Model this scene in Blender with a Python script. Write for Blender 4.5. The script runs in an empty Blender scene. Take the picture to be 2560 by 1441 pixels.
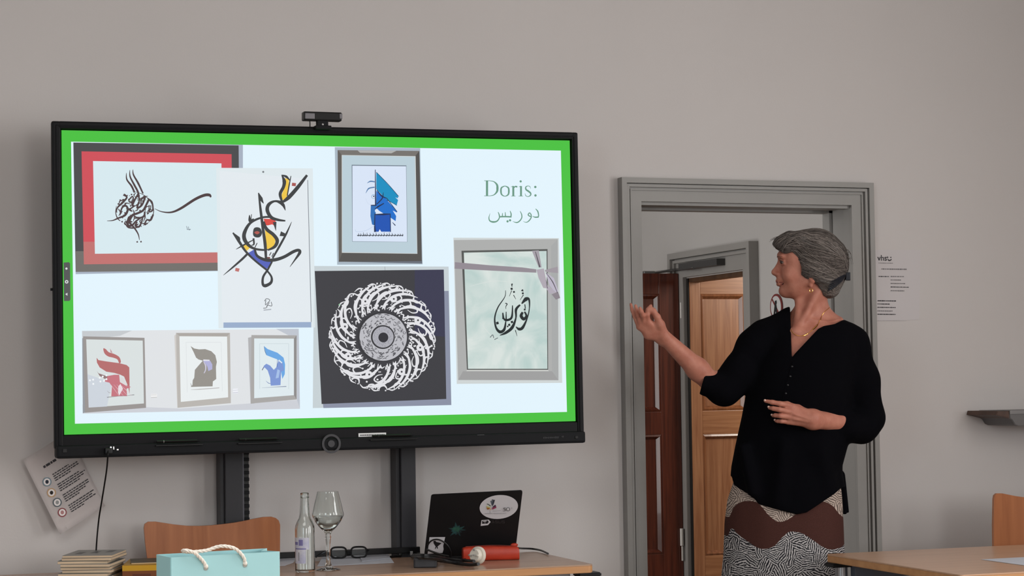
import bpy, bmesh, math, random
import numpy as np
from mathutils import Vector, Matrix

# ------------------------------------------------------------------ camera
SC = bpy.context.scene
COL = SC.collection
CAM_POS = np.array([-1.56277, -6.20397, 1.30301])
YAW, PITCH, ROLL, FOCAL = 0.338485, 0.0481073, -0.0141138, 5000.0
def _axes():
    f = np.array([math.sin(YAW)*math.cos(PITCH), math.cos(YAW)*math.cos(PITCH), math.sin(PITCH)])
    r = np.array([math.cos(YAW), -math.sin(YAW), 0.0]); u = np.cross(r, f)
    c, s = math.cos(ROLL), math.sin(ROLL)
    return c*r+s*u, -s*r+c*u, f
CR, CU, CF = _axes()
cam_data = bpy.data.cameras.new('camera')
cam_data.sensor_width = 36.0; cam_data.sensor_fit = 'HORIZONTAL'
cam_data.lens = FOCAL/2560*36.0
cam_data.clip_start = 0.05; cam_data.clip_end = 100
camera = bpy.data.objects.new('camera', cam_data); COL.objects.link(camera)
camera.matrix_world = Matrix(((CR[0], CU[0], -CF[0], CAM_POS[0]), (CR[1], CU[1], -CF[1], CAM_POS[1]),
                              (CR[2], CU[2], -CF[2], CAM_POS[2]), (0, 0, 0, 1)))
SC.camera = camera

# ------------------------------------------------------------------ world, light, exposure
world = bpy.data.worlds.new('world'); SC.world = world; world.use_nodes = True
world.node_tree.nodes['Background'].inputs[0].default_value = (0.80, 0.88, 1.0, 1)
world.node_tree.nodes['Background'].inputs[1].default_value = 1.0
SC.view_settings.view_transform = 'Standard'
SC.view_settings.look = 'None'
SC.view_settings.exposure = 0.0
SC.view_settings.gamma = 1.0
SC.view_settings.use_curve_mapping = False
try:
    SC.cycles.max_bounces = 10; SC.cycles.transmission_bounces = 10; SC.cycles.transparent_max_bounces = 12
    SC.cycles.sample_clamp_indirect = 6.0; SC.cycles.caustics_reflective = False
    SC.cycles.use_denoising = True
except Exception:
    pass
def area_light(name, loc, target, sx, sy, power, color=(1, 1, 1)):
    d = bpy.data.lights.new(name, 'AREA'); d.shape = 'RECTANGLE'; d.size = sx; d.size_y = sy
    d.energy = power; d.color = color
    o = bpy.data.objects.new(name, d); COL.objects.link(o); o.location = loc
    o.rotation_euler = (Vector(target)-Vector(loc)).to_track_quat('-Z', 'Y').to_euler()
    return o
# daylight through the windows of the right wall and the back wall
DAY = (1.0, 0.985, 0.97)
area_light('daylight_window_1', (3.50, -3.2, 1.85), (0.0, -3.2, 1.55), 1.5, 1.9, 72, DAY)
area_light('daylight_window_2', (3.50, -6.2, 1.85), (0.0, -6.2, 1.55), 1.5, 1.9, 103, DAY)
area_light('daylight_window_3', (0.75, -9.4, 1.9), (0.75, 0.0, 1.6), 1.5, 1.8, 80, DAY)
area_light('daylight_window_4', (-4.1, -6.8, 1.85), (0.0, -4.2, 1.2), 1.5, 1.9, 52, (0.78, 0.93, 1.0))
area_light('ceiling_fill', (-1.4, -3.4, 3.22), (-1.4, -3.4, 0.0), 2.4, 1.6, 42, (1.0, 0.98, 0.95))  # added overhead fill, lifts the door reveals
# the room behind the hall door, plus added lights for hall fill and door glints
area_light('lamp_room_beyond', (3.9, 1.7, 2.1), (3.1, 3.2, 1.2), 0.7, 0.7, 22, (1.0, 0.92, 0.82))
area_light('hall_fill_panel', (-1.3, 2.4, 1.6), (2.6, 2.2, 1.5), 2.4, 2.4, 62, (1.0, 0.98, 0.96))  # added panel before the solid hall wall, lights hall and mouldings
area_light('glint_panel_beyond', (5.1, 5.0, 1.6), (2.6, 4.6, 1.4), 1.0, 1.8, 30, (1.0, 0.97, 0.92))  # added panel before a solid wall, meant for glints on the oak

# ------------------------------------------------------------------ helpers
def lin(c):
    out = []
    for v in c[:3]:
        v = v/255.0
        out.append(v/12.92 if v <= 0.04045 else ((v+0.055)/1.055)**2.4)
    return tuple(out)+(1.0,)
def ray(u, v): return ((u-1280.0)*CR-(v-720.5)*CU)/FOCAL+CF
def aty(u, v, y):
    d = ray(u, v); return Vector(CAM_POS+d*(y-CAM_POS[1])/d[1])
def atz(u, v, z):
    d = ray(u, v); return Vector(CAM_POS+d*(z-CAM_POS[2])/d[2])
def atx(u, v, x):
    d = ray(u, v); return Vector(CAM_POS+d*(x-CAM_POS[0])/d[0])
def atd(u, v, dep): return Vector(CAM_POS+ray(u, v)*dep)

MATS = {}
def nd(nt, t, **kw):
    n = nt.nodes.new(t)
    for k, v in kw.items(): setattr(n, k, v)
    return n
def mat(name, rgb, rough=0.6, metal=0.0, spec=0.5, var=0.0, scale=12.0, stretch=(1, 1, 1), bump=0.0, bscale=None,
        rgb2=None, emit=None, estr=1.0, trans=0.0, ior=1.45, coat=0.0, sss=0.0, sheen=0.0, detail=6.0, distort=0.0, ramp=(0.35, 0.65)):
    """procedural material: base colour broken up by stretched noise, optional bump / emission / transmission"""
    if name in MATS: return MATS[name]
    m = bpy.data.materials.new(name); m.use_nodes = True; nt = m.node_tree
    b = nt.nodes['Principled BSDF']; L = nt.links.new
    b.inputs['Base Color'].default_value = lin(rgb); b.inputs['Roughness'].default_value = rough
    b.inputs['Metallic'].default_value = metal; b.inputs['Specular IOR Level'].default_value = spec
    b.inputs['IOR'].default_value = ior; b.inputs['Transmission Weight'].default_value = trans
    b.inputs['Coat Weight'].default_value = coat; b.inputs['Sheen Weight'].default_value = sheen
    if sss:
        b.inputs['Subsurface Weight'].default_value = sss
        b.inputs['Subsurface Radius'].default_value = (0.012, 0.005, 0.003); b.inputs['Subsurface Scale'].default_value = 1.0
    if emit is not None:
        b.inputs['Emission Color'].default_value = lin(emit); b.inputs['Emission Strength'].default_value = estr
    if var > 0 or rgb2 is not None or bump > 0:
        tc = nd(nt, 'ShaderNodeTexCoord'); mp = nd(nt, 'ShaderNodeMapping')
        mp.inputs['Scale'].default_value = stretch; L(tc.outputs['Object'], mp.inputs['Vector'])
        if var > 0 or rgb2 is not None:
            nz = nd(nt, 'ShaderNodeTexNoise'); nz.inputs['Scale'].default_value = scale
            nz.inputs['Detail'].default_value = detail; nz.inputs['Distortion'].default_value = distort
            L(mp.outputs[0], nz.inputs['Vector'])
            rp = nd(nt, 'ShaderNodeValToRGB'); e = rp.color_ramp.elements
            e[0].position, e[1].position = ramp
            if rgb2 is None:
                c = lin(rgb); e[0].color = tuple(x*(1-var) for x in c[:3])+(1,); e[1].color = tuple(min(1, x*(1+var)) for x in c[:3])+(1,)
            else:
                e[0].color = lin(rgb2); e[1].color = lin(rgb)
            L(nz.outputs['Fac'], rp.inputs[0]); L(rp.outputs[0], b.inputs['Base Color'])
        if bump > 0:
            nb = nd(nt, 'ShaderNodeTexNoise'); nb.inputs['Scale'].default_value = bscale or scale; nb.inputs['Detail'].default_value = 4
            L(mp.outputs[0], nb.inputs['Vector']); bp = nd(nt, 'ShaderNodeBump'); bp.inputs['Strength'].default_value = bump
            bp.inputs['Distance'].default_value = 0.004
            L(nb.outputs['Fac'], bp.inputs['Height']); L(bp.outputs[0], b.inputs['Normal'])
    MATS[name] = m
    return m

def tag(o, label=None, cat=None, group=None, kind=None):
    if label: o['label'] = label
    if cat: o['category'] = cat
    if group: o['group'] = group
    if kind: o['kind'] = kind
    return o
def empty(name, loc=(0, 0, 0), rot=(0, 0, 0), parent=None):
    o = bpy.data.objects.new(name, None); COL.objects.link(o); o.location = loc; o.rotation_euler = rot
    o.empty_display_size = 0.05
    if parent is not None: o.parent = parent
    return o
def link_mesh(name, me, material, parent=None, smooth=False):
    o = bpy.data.objects.new(name, me); COL.objects.link(o)
    for m in (material if isinstance(material, (list, tuple)) else [material]): me.materials.append(m)
    if parent is not None: o.parent = parent
    if smooth:
        me.polygons.foreach_set('use_smooth', np.ones(len(me.polygons), dtype=bool))
    return o
class MB:
    """mesh builder: collects boxes, bars, tubes, lathes, prisms, polygons into ONE mesh object"""
    def __init__(s): s.bm = bmesh.new(); s.mi = 0
    def _mi(s, faces):
        for f in faces: f.material_index = s.mi
    def box(s, x0, x1, y0, y1, z0, z1, bevel=0.0, M=None):
        r = bmesh.ops.create_cube(s.bm, size=1.0); vs = r['verts']
        for v in vs:
            v.co = Vector(((x0+x1)/2+v.co.x*(x1-x0), (y0+y1)/2+v.co.y*(y1-y0), (z0+z1)/2+v.co.z*(z1-z0)))
        es = set(e for v in vs for e in v.link_edges)
        s._mi(set(f for v in vs for f in v.link_faces))
        if bevel > 0:
            rb = bmesh.ops.bevel(s.bm, geom=list(es), offset=bevel, segments=2, affect='EDGES', profile=0.6)
            s._mi(rb['faces']); vs = list(set(v for v in vs if v.is_valid) | set(rb['verts']))
        if M is not None:
            for v in vs:
                if v.is_valid: v.co = M @ v.co
        return s
    def prism(s, poly, y0, y1, bevel=0.0, plane='xz'):
        """polygon extruded between two offsets along the axis missing from plane"""
        def P(a, b, t):
            return {'xz': (a, t, b), 'xy': (a, b, t), 'yz': (t, a, b)}[plane]
        lo = [s.bm.verts.new(P(a, b, y0)) for a, b in poly]; hi = [s.bm.verts.new(P(a, b, y1)) for a, b in poly]
        n = len(poly); fs = [s.bm.faces.new(lo), s.bm.faces.new(hi[::-1])]
        for i in range(n): fs.append(s.bm.faces.new((lo[i], hi[i], hi[(i+1) % n], lo[(i+1) % n])))
        bmesh.ops.recalc_face_normals(s.bm, faces=fs); s._mi(fs)
        if bevel > 0:
            rb = bmesh.ops.bevel(s.bm, geom=list(fs[0].edges)+list(fs[1].edges), offset=bevel, segments=2, affect='EDGES'); s._mi(rb['faces'])
        return s
    def ngon(s, pts):
        f = s.bm.faces.new([s.bm.verts.new(p) for p in pts]); f.material_index = s.mi; return f
    def tube(s, pts, rad, n=8, caps=True, sub=1):
        pts = [Vector(p) for p in pts]
        if sub > 1: 
            rr = rad if hasattr(rad, '__len__') else [rad]*len(pts)
            pts, rad = cr_path(pts, rr, sub)
        rr = rad if hasattr(rad, '__len__') else [rad]*len(pts)
        rings = []; up = None
        for i, p in enumerate(pts):
            t = (pts[min(i+1, len(pts)-1)]-pts[max(i-1, 0)])
            t = t.normalized() if t.length > 1e-9 else Vector((0, 0, 1))
            if up is None:
                up = Vector((0, 0, 1)) if abs(t.z) < 0.9 else Vector((1, 0, 0))
            a = t.cross(up)
            a = a.normalized() if a.length > 1e-6 else t.orthogonal().normalized()
            b = a.cross(t).normalized(); up = b
            rings.append([s.bm.verts.new(p+(a*math.cos(2*math.pi*k/n)+b*math.sin(2*math.pi*k/n))*rr[i]) for k in range(n)])
        fs = []
        for i in range(len(rings)-1):
            for k in range(n):
                fs.append(s.bm.faces.new((rings[i][k], rings[i][(k+1) % n], rings[i+1][(k+1) % n], rings[i+1][k])))
        if caps: fs.append(s.bm.faces.new(rings[0][::-1])); fs.append(s.bm.faces.new(rings[-1]))
        for f in fs: f.material_index = s.mi
        return s
    def lathe(s, prof, n=32, c=(0, 0, 0)):
        rings = []
        for r, z in prof:
            if r < 1e-6: rings.append([s.bm.verts.new((c[0], c[1], c[2]+z))])
            else: rings.append([s.bm.verts.new((c[0]+r*math.cos(2*math.pi*k/n), c[1]+r*math.sin(2*math.pi*k/n), c[2]+z)) for k in range(n)])
        for a, b in zip(rings, rings[1:]):
            for k in range(n):
                k2 = (k+1) % n
                q = [a[k % len(a)], a[k2 % len(a)], b[k2 % len(b)], b[k % len(b)]]
                q = list(dict.fromkeys(q))
                if len(q) >= 3:
                    f = s.bm.faces.new(q); f.material_index = s.mi
        return s
    def sphere(s, c, r, n=12, sc=(1, 1, 1)):
        R = bmesh.ops.create_uvsphere(s.bm, u_segments=n, v_segments=max(6, n//2+2), radius=r)
        for v in R['verts']: v.co = Vector((v.co.x*sc[0]+c[0], v.co.y*sc[1]+c[1], v.co.z*sc[2]+c[2]))
        s._mi(set(f for v in R['verts'] for f in v.link_faces)); return s
    def build(s, name, material, parent=None, smooth=False, normals=False):
        if normals: bmesh.ops.recalc_face_normals(s.bm, faces=s.bm.faces[:])
        me = bpy.data.meshes.new(name); s.bm.to_mesh(me); s.bm.free()
        o = link_mesh(name, me, material, parent)
        if smooth:
            me.polygons.foreach_set('use_smooth', np.ones(len(me.polygons), dtype=bool))
            try:
                me.set_sharp_from_angle(angle=math.radians(40))
            except Exception: pass
        return o
def cr_path(pts, rad, sub):
    """Catmull-Rom through pts (any dimension Vectors), with interpolated radii"""
    P = [Vector(p) for p in pts]; out = []; ro = []
    for i in range(len(P)-1):
        p0, p1, p2, p3 = P[max(i-1, 0)], P[i], P[i+1], P[min(i+2, len(P)-1)]
        for k in range(sub):
            t = k/sub
            out.append(0.5*((2*p1)+(p2-p0)*t+(2*p0-5*p1+4*p2-p3)*t*t+(3*p1-p0-3*p2+p3)*t*t*t))
            ro.append(rad[i]*(1-t)+rad[i+1]*t)
    out.append(P[-1]); ro.append(rad[-1])
    return out, ro
def copy_tree(o, parent=None):
    c = o.copy(); COL.objects.link(c); c.parent = parent
    for ch in list(o.children): copy_tree(ch, c)
    return c
def adopt(o, root):
    """parent a mesh built in world coordinates to a root Empty, keeping it where it stands"""
    M = Matrix.Translation(root.location) @ root.rotation_euler.to_matrix().to_4x4()
    if root.parent is not None:
        p = root.parent; M = (Matrix.Translation(p.location) @ p.rotation_euler.to_matrix().to_4x4()) @ M
    o.data.transform(M.inverted()); o.parent = root
    return o
# ------------------------------------------------------------------ room shell
WY = 0.30                       # plane of the front wall (display hangs before it)
RX0, RX1, RY0, RZ1 = -4.2, 3.6, -9.6, 3.3
m_wall = mat('wall_paint', (203, 198, 196), rough=0.92, spec=0.2, var=0.012, scale=1.6, detail=3, bump=0.06, bscale=140)
m_ceil = mat('ceiling_paint', (214, 208, 202), rough=0.95, spec=0.2, var=0.01, scale=2)
m_hall = mat('hall_paint', (192, 190, 188), rough=0.92, spec=0.2, var=0.012, scale=1.6, bump=0.05, bscale=120)
m_floor = mat('floor_linoleum', (120, 104, 90), rough=0.45, var=0.1, scale=6, rgb2=(100, 86, 74))
m_trim = mat('grey_door_paint', (152, 150, 147), rough=0.55, spec=0.4, var=0.025, scale=5, bump=0.05, bscale=60)
m_winfr = mat('window_frame_paint', (215, 214, 210), rough=0.5)
m_glass = mat('window_glass', (255, 255, 255), rough=0.02, trans=1.0, ior=1.05)

DL, DR, DT = 1.200, 2.058, 1.945     # doorway opening (left, right, top) at the front wall plane
TH = 0.20                           # wall thickness
def structure(name, mb, m, parent=None, smooth=False):
    o = mb.build(name, m, parent, smooth)
    if parent is None: o['kind'] = 'structure'
    return o
b = MB(); b.box(RX0-0.2, DL, WY, WY+TH, 0, RZ1); b.box(DR, RX1+0.3, WY, WY+TH, 0, RZ1); b.box(DL, DR, WY, WY+TH, DT, RZ1)
structure('wall_front', b, m_wall)
structure('floor', MB().box(RX0-0.2, 6.0, RY0-0.2, 6.2, -0.12, 0.0), m_floor)
structure('ceiling', MB().box(RX0-0.2, RX1+0.3, RY0-0.2, WY+TH, RZ1, RZ1+0.12), m_ceil)
def wall_with_windows(name, axis, pos0, pos1, lo, hi, wins):
    """a wall slab along one axis, with rectangular window holes (a0,a1,z0,z1)"""
    b = MB(); cur = lo
    def add(a0, a1, z0, z1):
        if axis == 'y': b.box(pos0, pos1, a0, a1, z0, z1)
        else: b.box(a0, a1, pos0, pos1, z0, z1)
    for a0, a1, z0, z1 in wins:
        add(cur, a0, 0, RZ1); add(a0, a1, 0, z0); add(a0, a1, z1, RZ1); cur = a1
    add(cur, hi, 0, RZ1)
    return structure(name, b, m_wall)
WR = [(-7.0, -5.4, 0.85, 2.85), (-4.0, -2.4, 0.85, 2.85)]
WB = [(-0.05, 1.55, 0.95, 2.85)]
wall_with_windows('wall_right', 'y', RX1, RX1+0.3, RY0-0.2, WY, WR)
WL = [(-7.6, -6.0, 0.85, 2.85)]
wall_with_windows('wall_left', 'y', RX0-0.2, RX0, RY0-0.2, WY, WL)
wall_with_windows('wall_back', 'x', RY0-0.2, RY0, RX0, RX1, WB)
def window(n, axis, at, a0, a1, z0, z1):
    root = empty('window_%d' % n, (0, 0, 0)); root['kind'] = 'structure'
    def bx(b, p0, p1, q0, q1, t=0.03):
        if axis == 'y': b.box(at-t, at+t, p0, p1, q0, q1)
        else: b.box(p0, p1, at-t, at+t, q0, q1)
    f = MB(); w = 0.06
    bx(f, a0, a0+w, z0, z1); bx(f, a1-w, a1, z0, z1); bx(f, a0, a1, z0, z0+w); bx(f, a0, a1, z1-w, z1)
    c = (a0+a1)/2; bx(f, c-0.04, c+0.04, z0, z1); bx(f, a0, a1, z0+1.3, z0+1.37)
    f.build('window_frame', m_winfr, root)
    for p0, p1 in ((a0+w, c-0.04), (c+0.04, a1-w)):
        g = MB(); bx(g, p0, p1, z0+w, z1-w, 0.003); g.build('pane', m_glass, root)
    s = MB()
    if axis == 'y' and at < 0: s.box(at+0.03, at+0.2, a0-0.06, a1+0.06, z0-0.035, z0, 0.004)
    elif axis == 'y': s.box(at-0.26, at-0.03, a0-0.06, a1+0.06, z0-0.035, z0, 0.004)
    else: s.box(a0-0.06, a1+0.06, at+0.03, at+0.2, z0-0.035, z0, 0.004)
    s.build('window_sill', m_winfr, root)
for i, (a0, a1, z0, z1) in enumerate(WR): window(i+1, 'y', RX1+0.15, a0, a1, z0, z1)
for i, (a0, a1, z0, z1) in enumerate(WL): window(4+i, 'y', RX0-0.1, a0, a1, z0, z1)
for i, (a0, a1, z0, z1) in enumerate(WB): window(3+i, 'x', RY0-0.1, a0, a1, z0, z1)
structure('baseboard_front', MB().box(RX0, DL-0.09, WY-0.016, WY, 0, 0.09, 0.003).box(DR+0.09, RX1, WY-0.016, WY, 0, 0.09, 0.003), m_trim)

# doorway casing of the front wall: raised mouldings around a flat lining
root = empty('trim_1', (0, 0, 0)); root['kind'] = 'structure'
OL, OR_, OT = aty(1541.8, 445.4, WY)[0]+0.003, aty(2173.4, 461.3, WY)[0]-0.004, 2.024
def casing(b, xo0, xo1, zt, w, y0, y1, foot=0.0):
    """three mitred bars of width w along the outer line xo0..xo1, top zt"""
    for poly in ([(xo0, foot), (xo0, zt), (xo0+w, zt-w), (xo0+w, foot)], [(xo1-w, foot), (xo1-w, zt-w), (xo1, zt), (xo1, foot)],
                 [(xo0, zt), (xo1, zt), (xo1-w, zt-w), (xo0+w, zt-w)]):
        b.prism(poly, y0, y1)
b = MB(); casing(b, OL, OR_, OT, 0.082, WY-0.018, WY-0.0005); b.build('casing_flat', m_trim, root)
b = MB(); casing(b, OL, OR_, OT, 0.019, WY-0.040, WY-0.018); b.build('outer_moulding', m_trim, root)
b = MB(); casing(b, OL+0.022, OR_-0.022, OT-0.022, 0.010, WY-0.031, WY-0.018); b.build('inner_moulding', m_trim, root)
b = MB(); casing(b, OL+0.038, OR_-0.038, OT-0.038, 0.005, WY-0.024, WY-0.018); b.build('bead', m_trim, root)
# lining of the opening, with a rebate behind
b = MB()
TH_ = TH
b.box(DL-0.002, DL+0.004, WY, WY+TH, 0, DT)
for (y0, y1, inset) in ((WY+0.0, WY+0.045, 0.004), (WY+0.045, WY+0.135, 0.0), (WY+0.147, WY+TH, 0.008)):
    b.box(DR-0.008-inset, DR+0.002, y0, y1, 0, DT); b.box(DL, DR, y0, y1, DT-0.010-inset, DT+0.002)
b.build('door_lining', m_trim, root)

# ------------------------------------------------------------------ hall beyond the doorway
HX = 2.60                      # hall right wall, it holds the oak double door
h0, h1, hz = 2.290, 2.995, 1.822  # opening in that wall (near, far, top)
HB = WY+TH
b = MB(); b.box(HX, HX+0.06, HB, h0, 0, 3.1); b.box(HX, HX+0.06, h1, 6.0, 0, 3.1); b.box(HX, HX+0.06, h0, h1, hz, 3.1)
structure('wall_hall', b, m_hall)
structure('wall_hall_left', MB().box(-1.5, -1.4, HB, 6.0, 0, 3.1), m_hall)
structure('wall_hall_end', MB().box(-1.5, 6.0, 6.0, 6.1, 0, 3.1), m_hall)
structure('wall_beyond', MB().box(5.2, 5.3, HB, 6.0, 0, 3.1), m_hall)
structure('wall_partition', MB().box(HX+0.06, 5.2, HB, HB+0.1, 0, 3.1), m_hall)
structure('ceiling_hall', MB().box(-1.5, 5.3, HB, 6.1, 3.1, 3.2), m_ceil)
root = empty('trim_2', (0, 0, 0)); root['kind'] = 'structure'
def casing_x(b, yo0, yo1, zt, w, x0, x1):
    for poly in ([(yo0, 0), (yo0, zt), (yo0+w, zt-w), (yo0+w, 0)], [(yo1-w, 0), (yo1-w, zt-w), (yo1, zt), (yo1, 0)],
                 [(yo0, zt), (yo1, zt), (yo1-w, zt-w), (yo0+w, zt-w)]):
        b.prism(poly, x0, x1, plane='yz')
b = MB(); casing_x(b, h0-0.125, h1+0.105, hz+0.130, 0.125, HX-0.022, HX); b.build('casing_flat', m_trim, root)
b = MB(); casing_x(b, h0-0.125, h1+0.105, hz+0.130, 0.030, HX-0.050, HX-0.022); b.build('outer_moulding', m_trim, root)
b = MB(); casing_x(b, h0-0.088, h1+0.072, hz+0.093, 0.014, HX-0.036, HX-0.022); b.build('inner_moulding', m_trim, root)

# oak leaves: stiles, rails, sunk panels with moulded edges
m_oak = mat('oak_varnish', (186, 132, 94), rough=0.3, spec=0.7, rgb2=(158, 104, 70), scale=70, stretch=(1.0, 1.0, 0.045), detail=9, distort=0.6, coat=0.25, bump=0.05, bscale=60)
m_oakh = mat('oak_varnish_rail', (188, 134, 94), rough=0.3, spec=0.6, rgb2=(162, 108, 72), scale=60, stretch=(0.05, 1.0, 1.0), detail=9, distort=0.6, coat=0.25)
m_oakd = mat('shaded_oak', (104, 48, 30), rough=0.28, spec=0.5, rgb2=(74, 32, 20), scale=60, stretch=(1.0, 1.0, 0.05), detail=9, distort=0.5, coat=0.4)  # same oak with the hall leaf's shade painted in as darker red
m_hinge = mat('hinge_paint', (222, 220, 215), rough=0.35, metal=0.2)
m_steel = mat('brushed_steel', (150, 150, 150), rough=0.3, metal=0.9)
def panel_leaf(n, w, h, t, stile_l, stile_r, rails, mv, mh, loc, rz):
    """leaf in its own frame: x 0..w, y 0..t, z 0..h; rails = (z0,z1) list bottom to top"""
    root = empty('door_%d' % n, loc, (0, 0, rz)); root['kind'] = 'structure'
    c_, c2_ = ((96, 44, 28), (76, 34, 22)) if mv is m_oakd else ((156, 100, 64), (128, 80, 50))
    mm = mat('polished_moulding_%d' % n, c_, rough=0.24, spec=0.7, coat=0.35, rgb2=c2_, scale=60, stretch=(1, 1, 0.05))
    MB().box(0, stile_l, 0, t, 0, h, 0.003).build('stile', mv, root); MB().box(w-stile_r, w, 0, t, 0, h, 0.003).build('stile', mv, root)
    for z0, z1 in rails: MB().box(stile_l, w-stile_r, 0.001, t-0.001, z0, z1, 0.002).build('rail', mh, root)
    for (a, zb), (zt, c) in zip(rails, rails[1:]):
        x0, x1 = stile_l, w-stile_r
        MB().box(x0-0.004, x1+0.004, t*0.42, t*0.58, zb-0.004, zt+0.004).build('panel', mv, root)
        for side in (0, 1):
            ys = (0.003, t*0.42) if side == 0 else (t-0.003, t*0.58)
            b = MB(); w1, w2 = 0.010, 0.024
            rects = [(x0, x1, zb, zt, ys[0]), (x0+w1, x1-w1, zb+w1, zt-w1, ys[0]-(0.004 if side == 0 else -0.004)), (x0+w2, x1-w2, zb+w2, zt-w2, ys[1])]
            for (a0, a1, b0, b1, ya), (c0, c1, d0, d1, yb) in zip(rects, rects[1:]):
                A = [(a0, ya, b0), (a1, ya, b0), (a1, ya, b1), (a0, ya, b1)]; B = [(c0, yb, d0), (c1, yb, d0), (c1, yb, d1), (c0, yb, d1)]
                for k in range(4): b.ngon([A[k], A[(k+1) % 4], B[(k+1) % 4], B[k]])
            b.build('panel_moulding', mm, root, normals=True)
    return root
def zof(v, u, y): return aty(u, v, y)[2]
# lit leaf of the room beyond, standing open square to the hall wall
ly = 2.952
lx0, lx1 = aty(1727, 900, ly)[0], aty(1727, 900, ly)[0]+0.47
zz = [zof(v, 1800, ly) for v in (1441, 1395, 1092, 1033, 742, 693)]
zz = [0.02, zz[1]] , (zz[2], zz[3]), (zz[4], zz[5])
px = [aty(u, 900, ly)[0] for u in (1754, 1848)]
panel_leaf(1, lx1-lx0, zz[2][1], 0.042, px[0]-lx0, lx1-px[1]-0.035, [tuple(zz[0]), zz[1], zz[2]], m_oak, m_oakh, (lx0, ly, 0.012), 0)
# its partner swung out into the hall, shade painted into the wood
dy = 3.02
dx1 = aty(1700, 900, dy)[0]; dx0 = dx1-0.62
zz = [zof(v, 1660, dy) for v in (1441, 1392, 1093, 1036, 742, 690)]
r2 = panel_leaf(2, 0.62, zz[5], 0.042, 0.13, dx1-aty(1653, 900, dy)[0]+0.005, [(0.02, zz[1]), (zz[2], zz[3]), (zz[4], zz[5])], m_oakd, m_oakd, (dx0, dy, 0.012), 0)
for v0, v1 in ((757, 796), (1322, 1365)):
    za, zb = zof(v1, 1704, dy-0.01), zof(v0, 1704, dy-0.01); p = aty(1704, v0, dy-0.012)
    h = MB(); h.tube([(p[0], dy-0.012, za), (p[0], dy-0.012, zb)], 0.009, 10)
    h.tube([(p[0]+0.002, dy-0.012, za-0.075), (p[0]+0.002, dy-0.012, za-0.003)], 0.005, 8)
    adopt(h.build('hinge', m_hinge, None, True), r2)
# jamb lining strips of the oak doorway (dark reveal)
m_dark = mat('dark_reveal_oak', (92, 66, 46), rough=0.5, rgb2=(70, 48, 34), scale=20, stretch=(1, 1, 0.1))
m_blk = mat('reveal_shade_black', (22, 18, 16), rough=0.7)
root = empty('trim_3', (0, 0, 0)); root['kind'] = 'structure'
MB().box(HX-0.003, HX+0.004, h1-0.040, h1+0.002, 0, hz).build('side_lining', m_blk, root)  # black strip paints in the shade of the far reveal
MB().box(HX-0.004, HX+0.066, h0-0.002, h0+0.012, 0, hz).build('side_lining', m_trim, root)
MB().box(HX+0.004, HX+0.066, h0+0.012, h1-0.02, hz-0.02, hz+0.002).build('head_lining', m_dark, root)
# door closer on the lintel of the oak doorway
root = empty('door_closer', (HX-0.03, 2.65, 1.9)); tag(root, 'dark grey door closer with folding arm on hall door lintel', 'door closer')
cx = HX-0.045
a, c = atx(1706, 668, cx), atx(1802, 655, cx)
b = MB(); b.prism([(a[1], a[2]-0.016), (c[1], c[2]-0.016), (c[1], c[2]+0.016), (a[1], a[2]+0.016)], cx-0.022, cx+0.023, plane='yz')
m_closer = mat('closer_grey', (78, 78, 78), rough=0.45, metal=0.3)
adopt(b.build('closer_body', m_closer), root)
p0 = atx(1735, 671, cx-0.02); p1 = aty(1690, 675, dy+0.02); p2 = aty(1622, 684, dy+0.02)
adopt(MB().tube([p0, p1, p2], 0.007, 8).build('closer_arm', m_steel), root)
adopt(MB().box(p2[0]-0.03, p2[0]+0.03, dy+0.01, dy+0.035, p2[2]-0.02, p2[2]+0.012, 0.003).build('arm_bracket', m_steel), root)
# ------------------------------------------------------------------ interactive display
TVC = Vector((0, 0, 1.64)); TV_RZ, TV_RY = math.radians(-1.0032), math.radians(-0.3339)
TVM = Matrix.Translation(TVC) @ Matrix.Rotation(TV_RZ, 4, 'Z') @ Matrix.Rotation(TV_RY, 4, 'Y')
TVI = TVM.inverted()
def sp(u, v, y=0.0):
    """point of the display's own frame (x right, z up, y = depth) seen at pixel u,v"""
    o = TVI @ Vector(CAM_POS); d = (TVI.to_3x3() @ Vector(ray(u, v)))
    p = o+d*((y-o.y)/d.y); return p
m_black = mat('black_plastic', (19, 20, 23), rough=0.6, spec=0.2, bump=0.03, bscale=300)
m_bezel = mat('black_bezel', (13, 13, 16), rough=0.5, spec=0.2)
m_gloss = mat('gloss_black', (9, 9, 11), rough=0.35, spec=0.3)
m_grey = mat('dark_grey_plastic', (58, 58, 62), rough=0.5)
m_silver = mat('silver', (205, 205, 205), rough=0.3, metal=0.8)
m_stick = mat('white_sticker', (238, 238, 238), rough=0.6)
tv = empty('interactive_display', TVC); tv.rotation_mode = 'XYZ'
tv.rotation_euler = (Matrix.Rotation(TV_RZ, 3, 'Z') @ Matrix.Rotation(TV_RY, 3, 'Y')).to_euler()
tag(tv, 'large black-framed interactive touch display showing green-bordered slide of calligraphy pictures', 'display')
fy = -0.012
tl, tr, br, bl = [sp(u, v, fy) for u, v in ((131, 302), (1445, 331), (1461.5, 1109), (134.5, 1146))]
X0, X1, ZT, ZB = (tl.x+bl.x)/2, (tr.x+br.x)/2, (tl.z+tr.z)/2, (bl.z+br.z)/2
sx0, sx1, sz0, sz1 = -0.830, 0.830, -0.46688, 0.46688
zbar = sp(800, 1097, fy).z
b = MB()   # bezel: four bars round the glass, stepped
b.box(X0, sx0-0.003, fy, 0.02, zbar-0.01, ZT, 0.006); b.box(sx1+0.003, X1, fy, 0.02, zbar-0.01, ZT, 0.006)
b.box(sx0-0.01, sx1+0.01, fy, 0.02, sz1+0.003, ZT, 0.005); b.box(sx0-0.01, sx1+0.01, fy+0.004, 0.02, zbar-0.01, sz0-0.003, 0.002)
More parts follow.
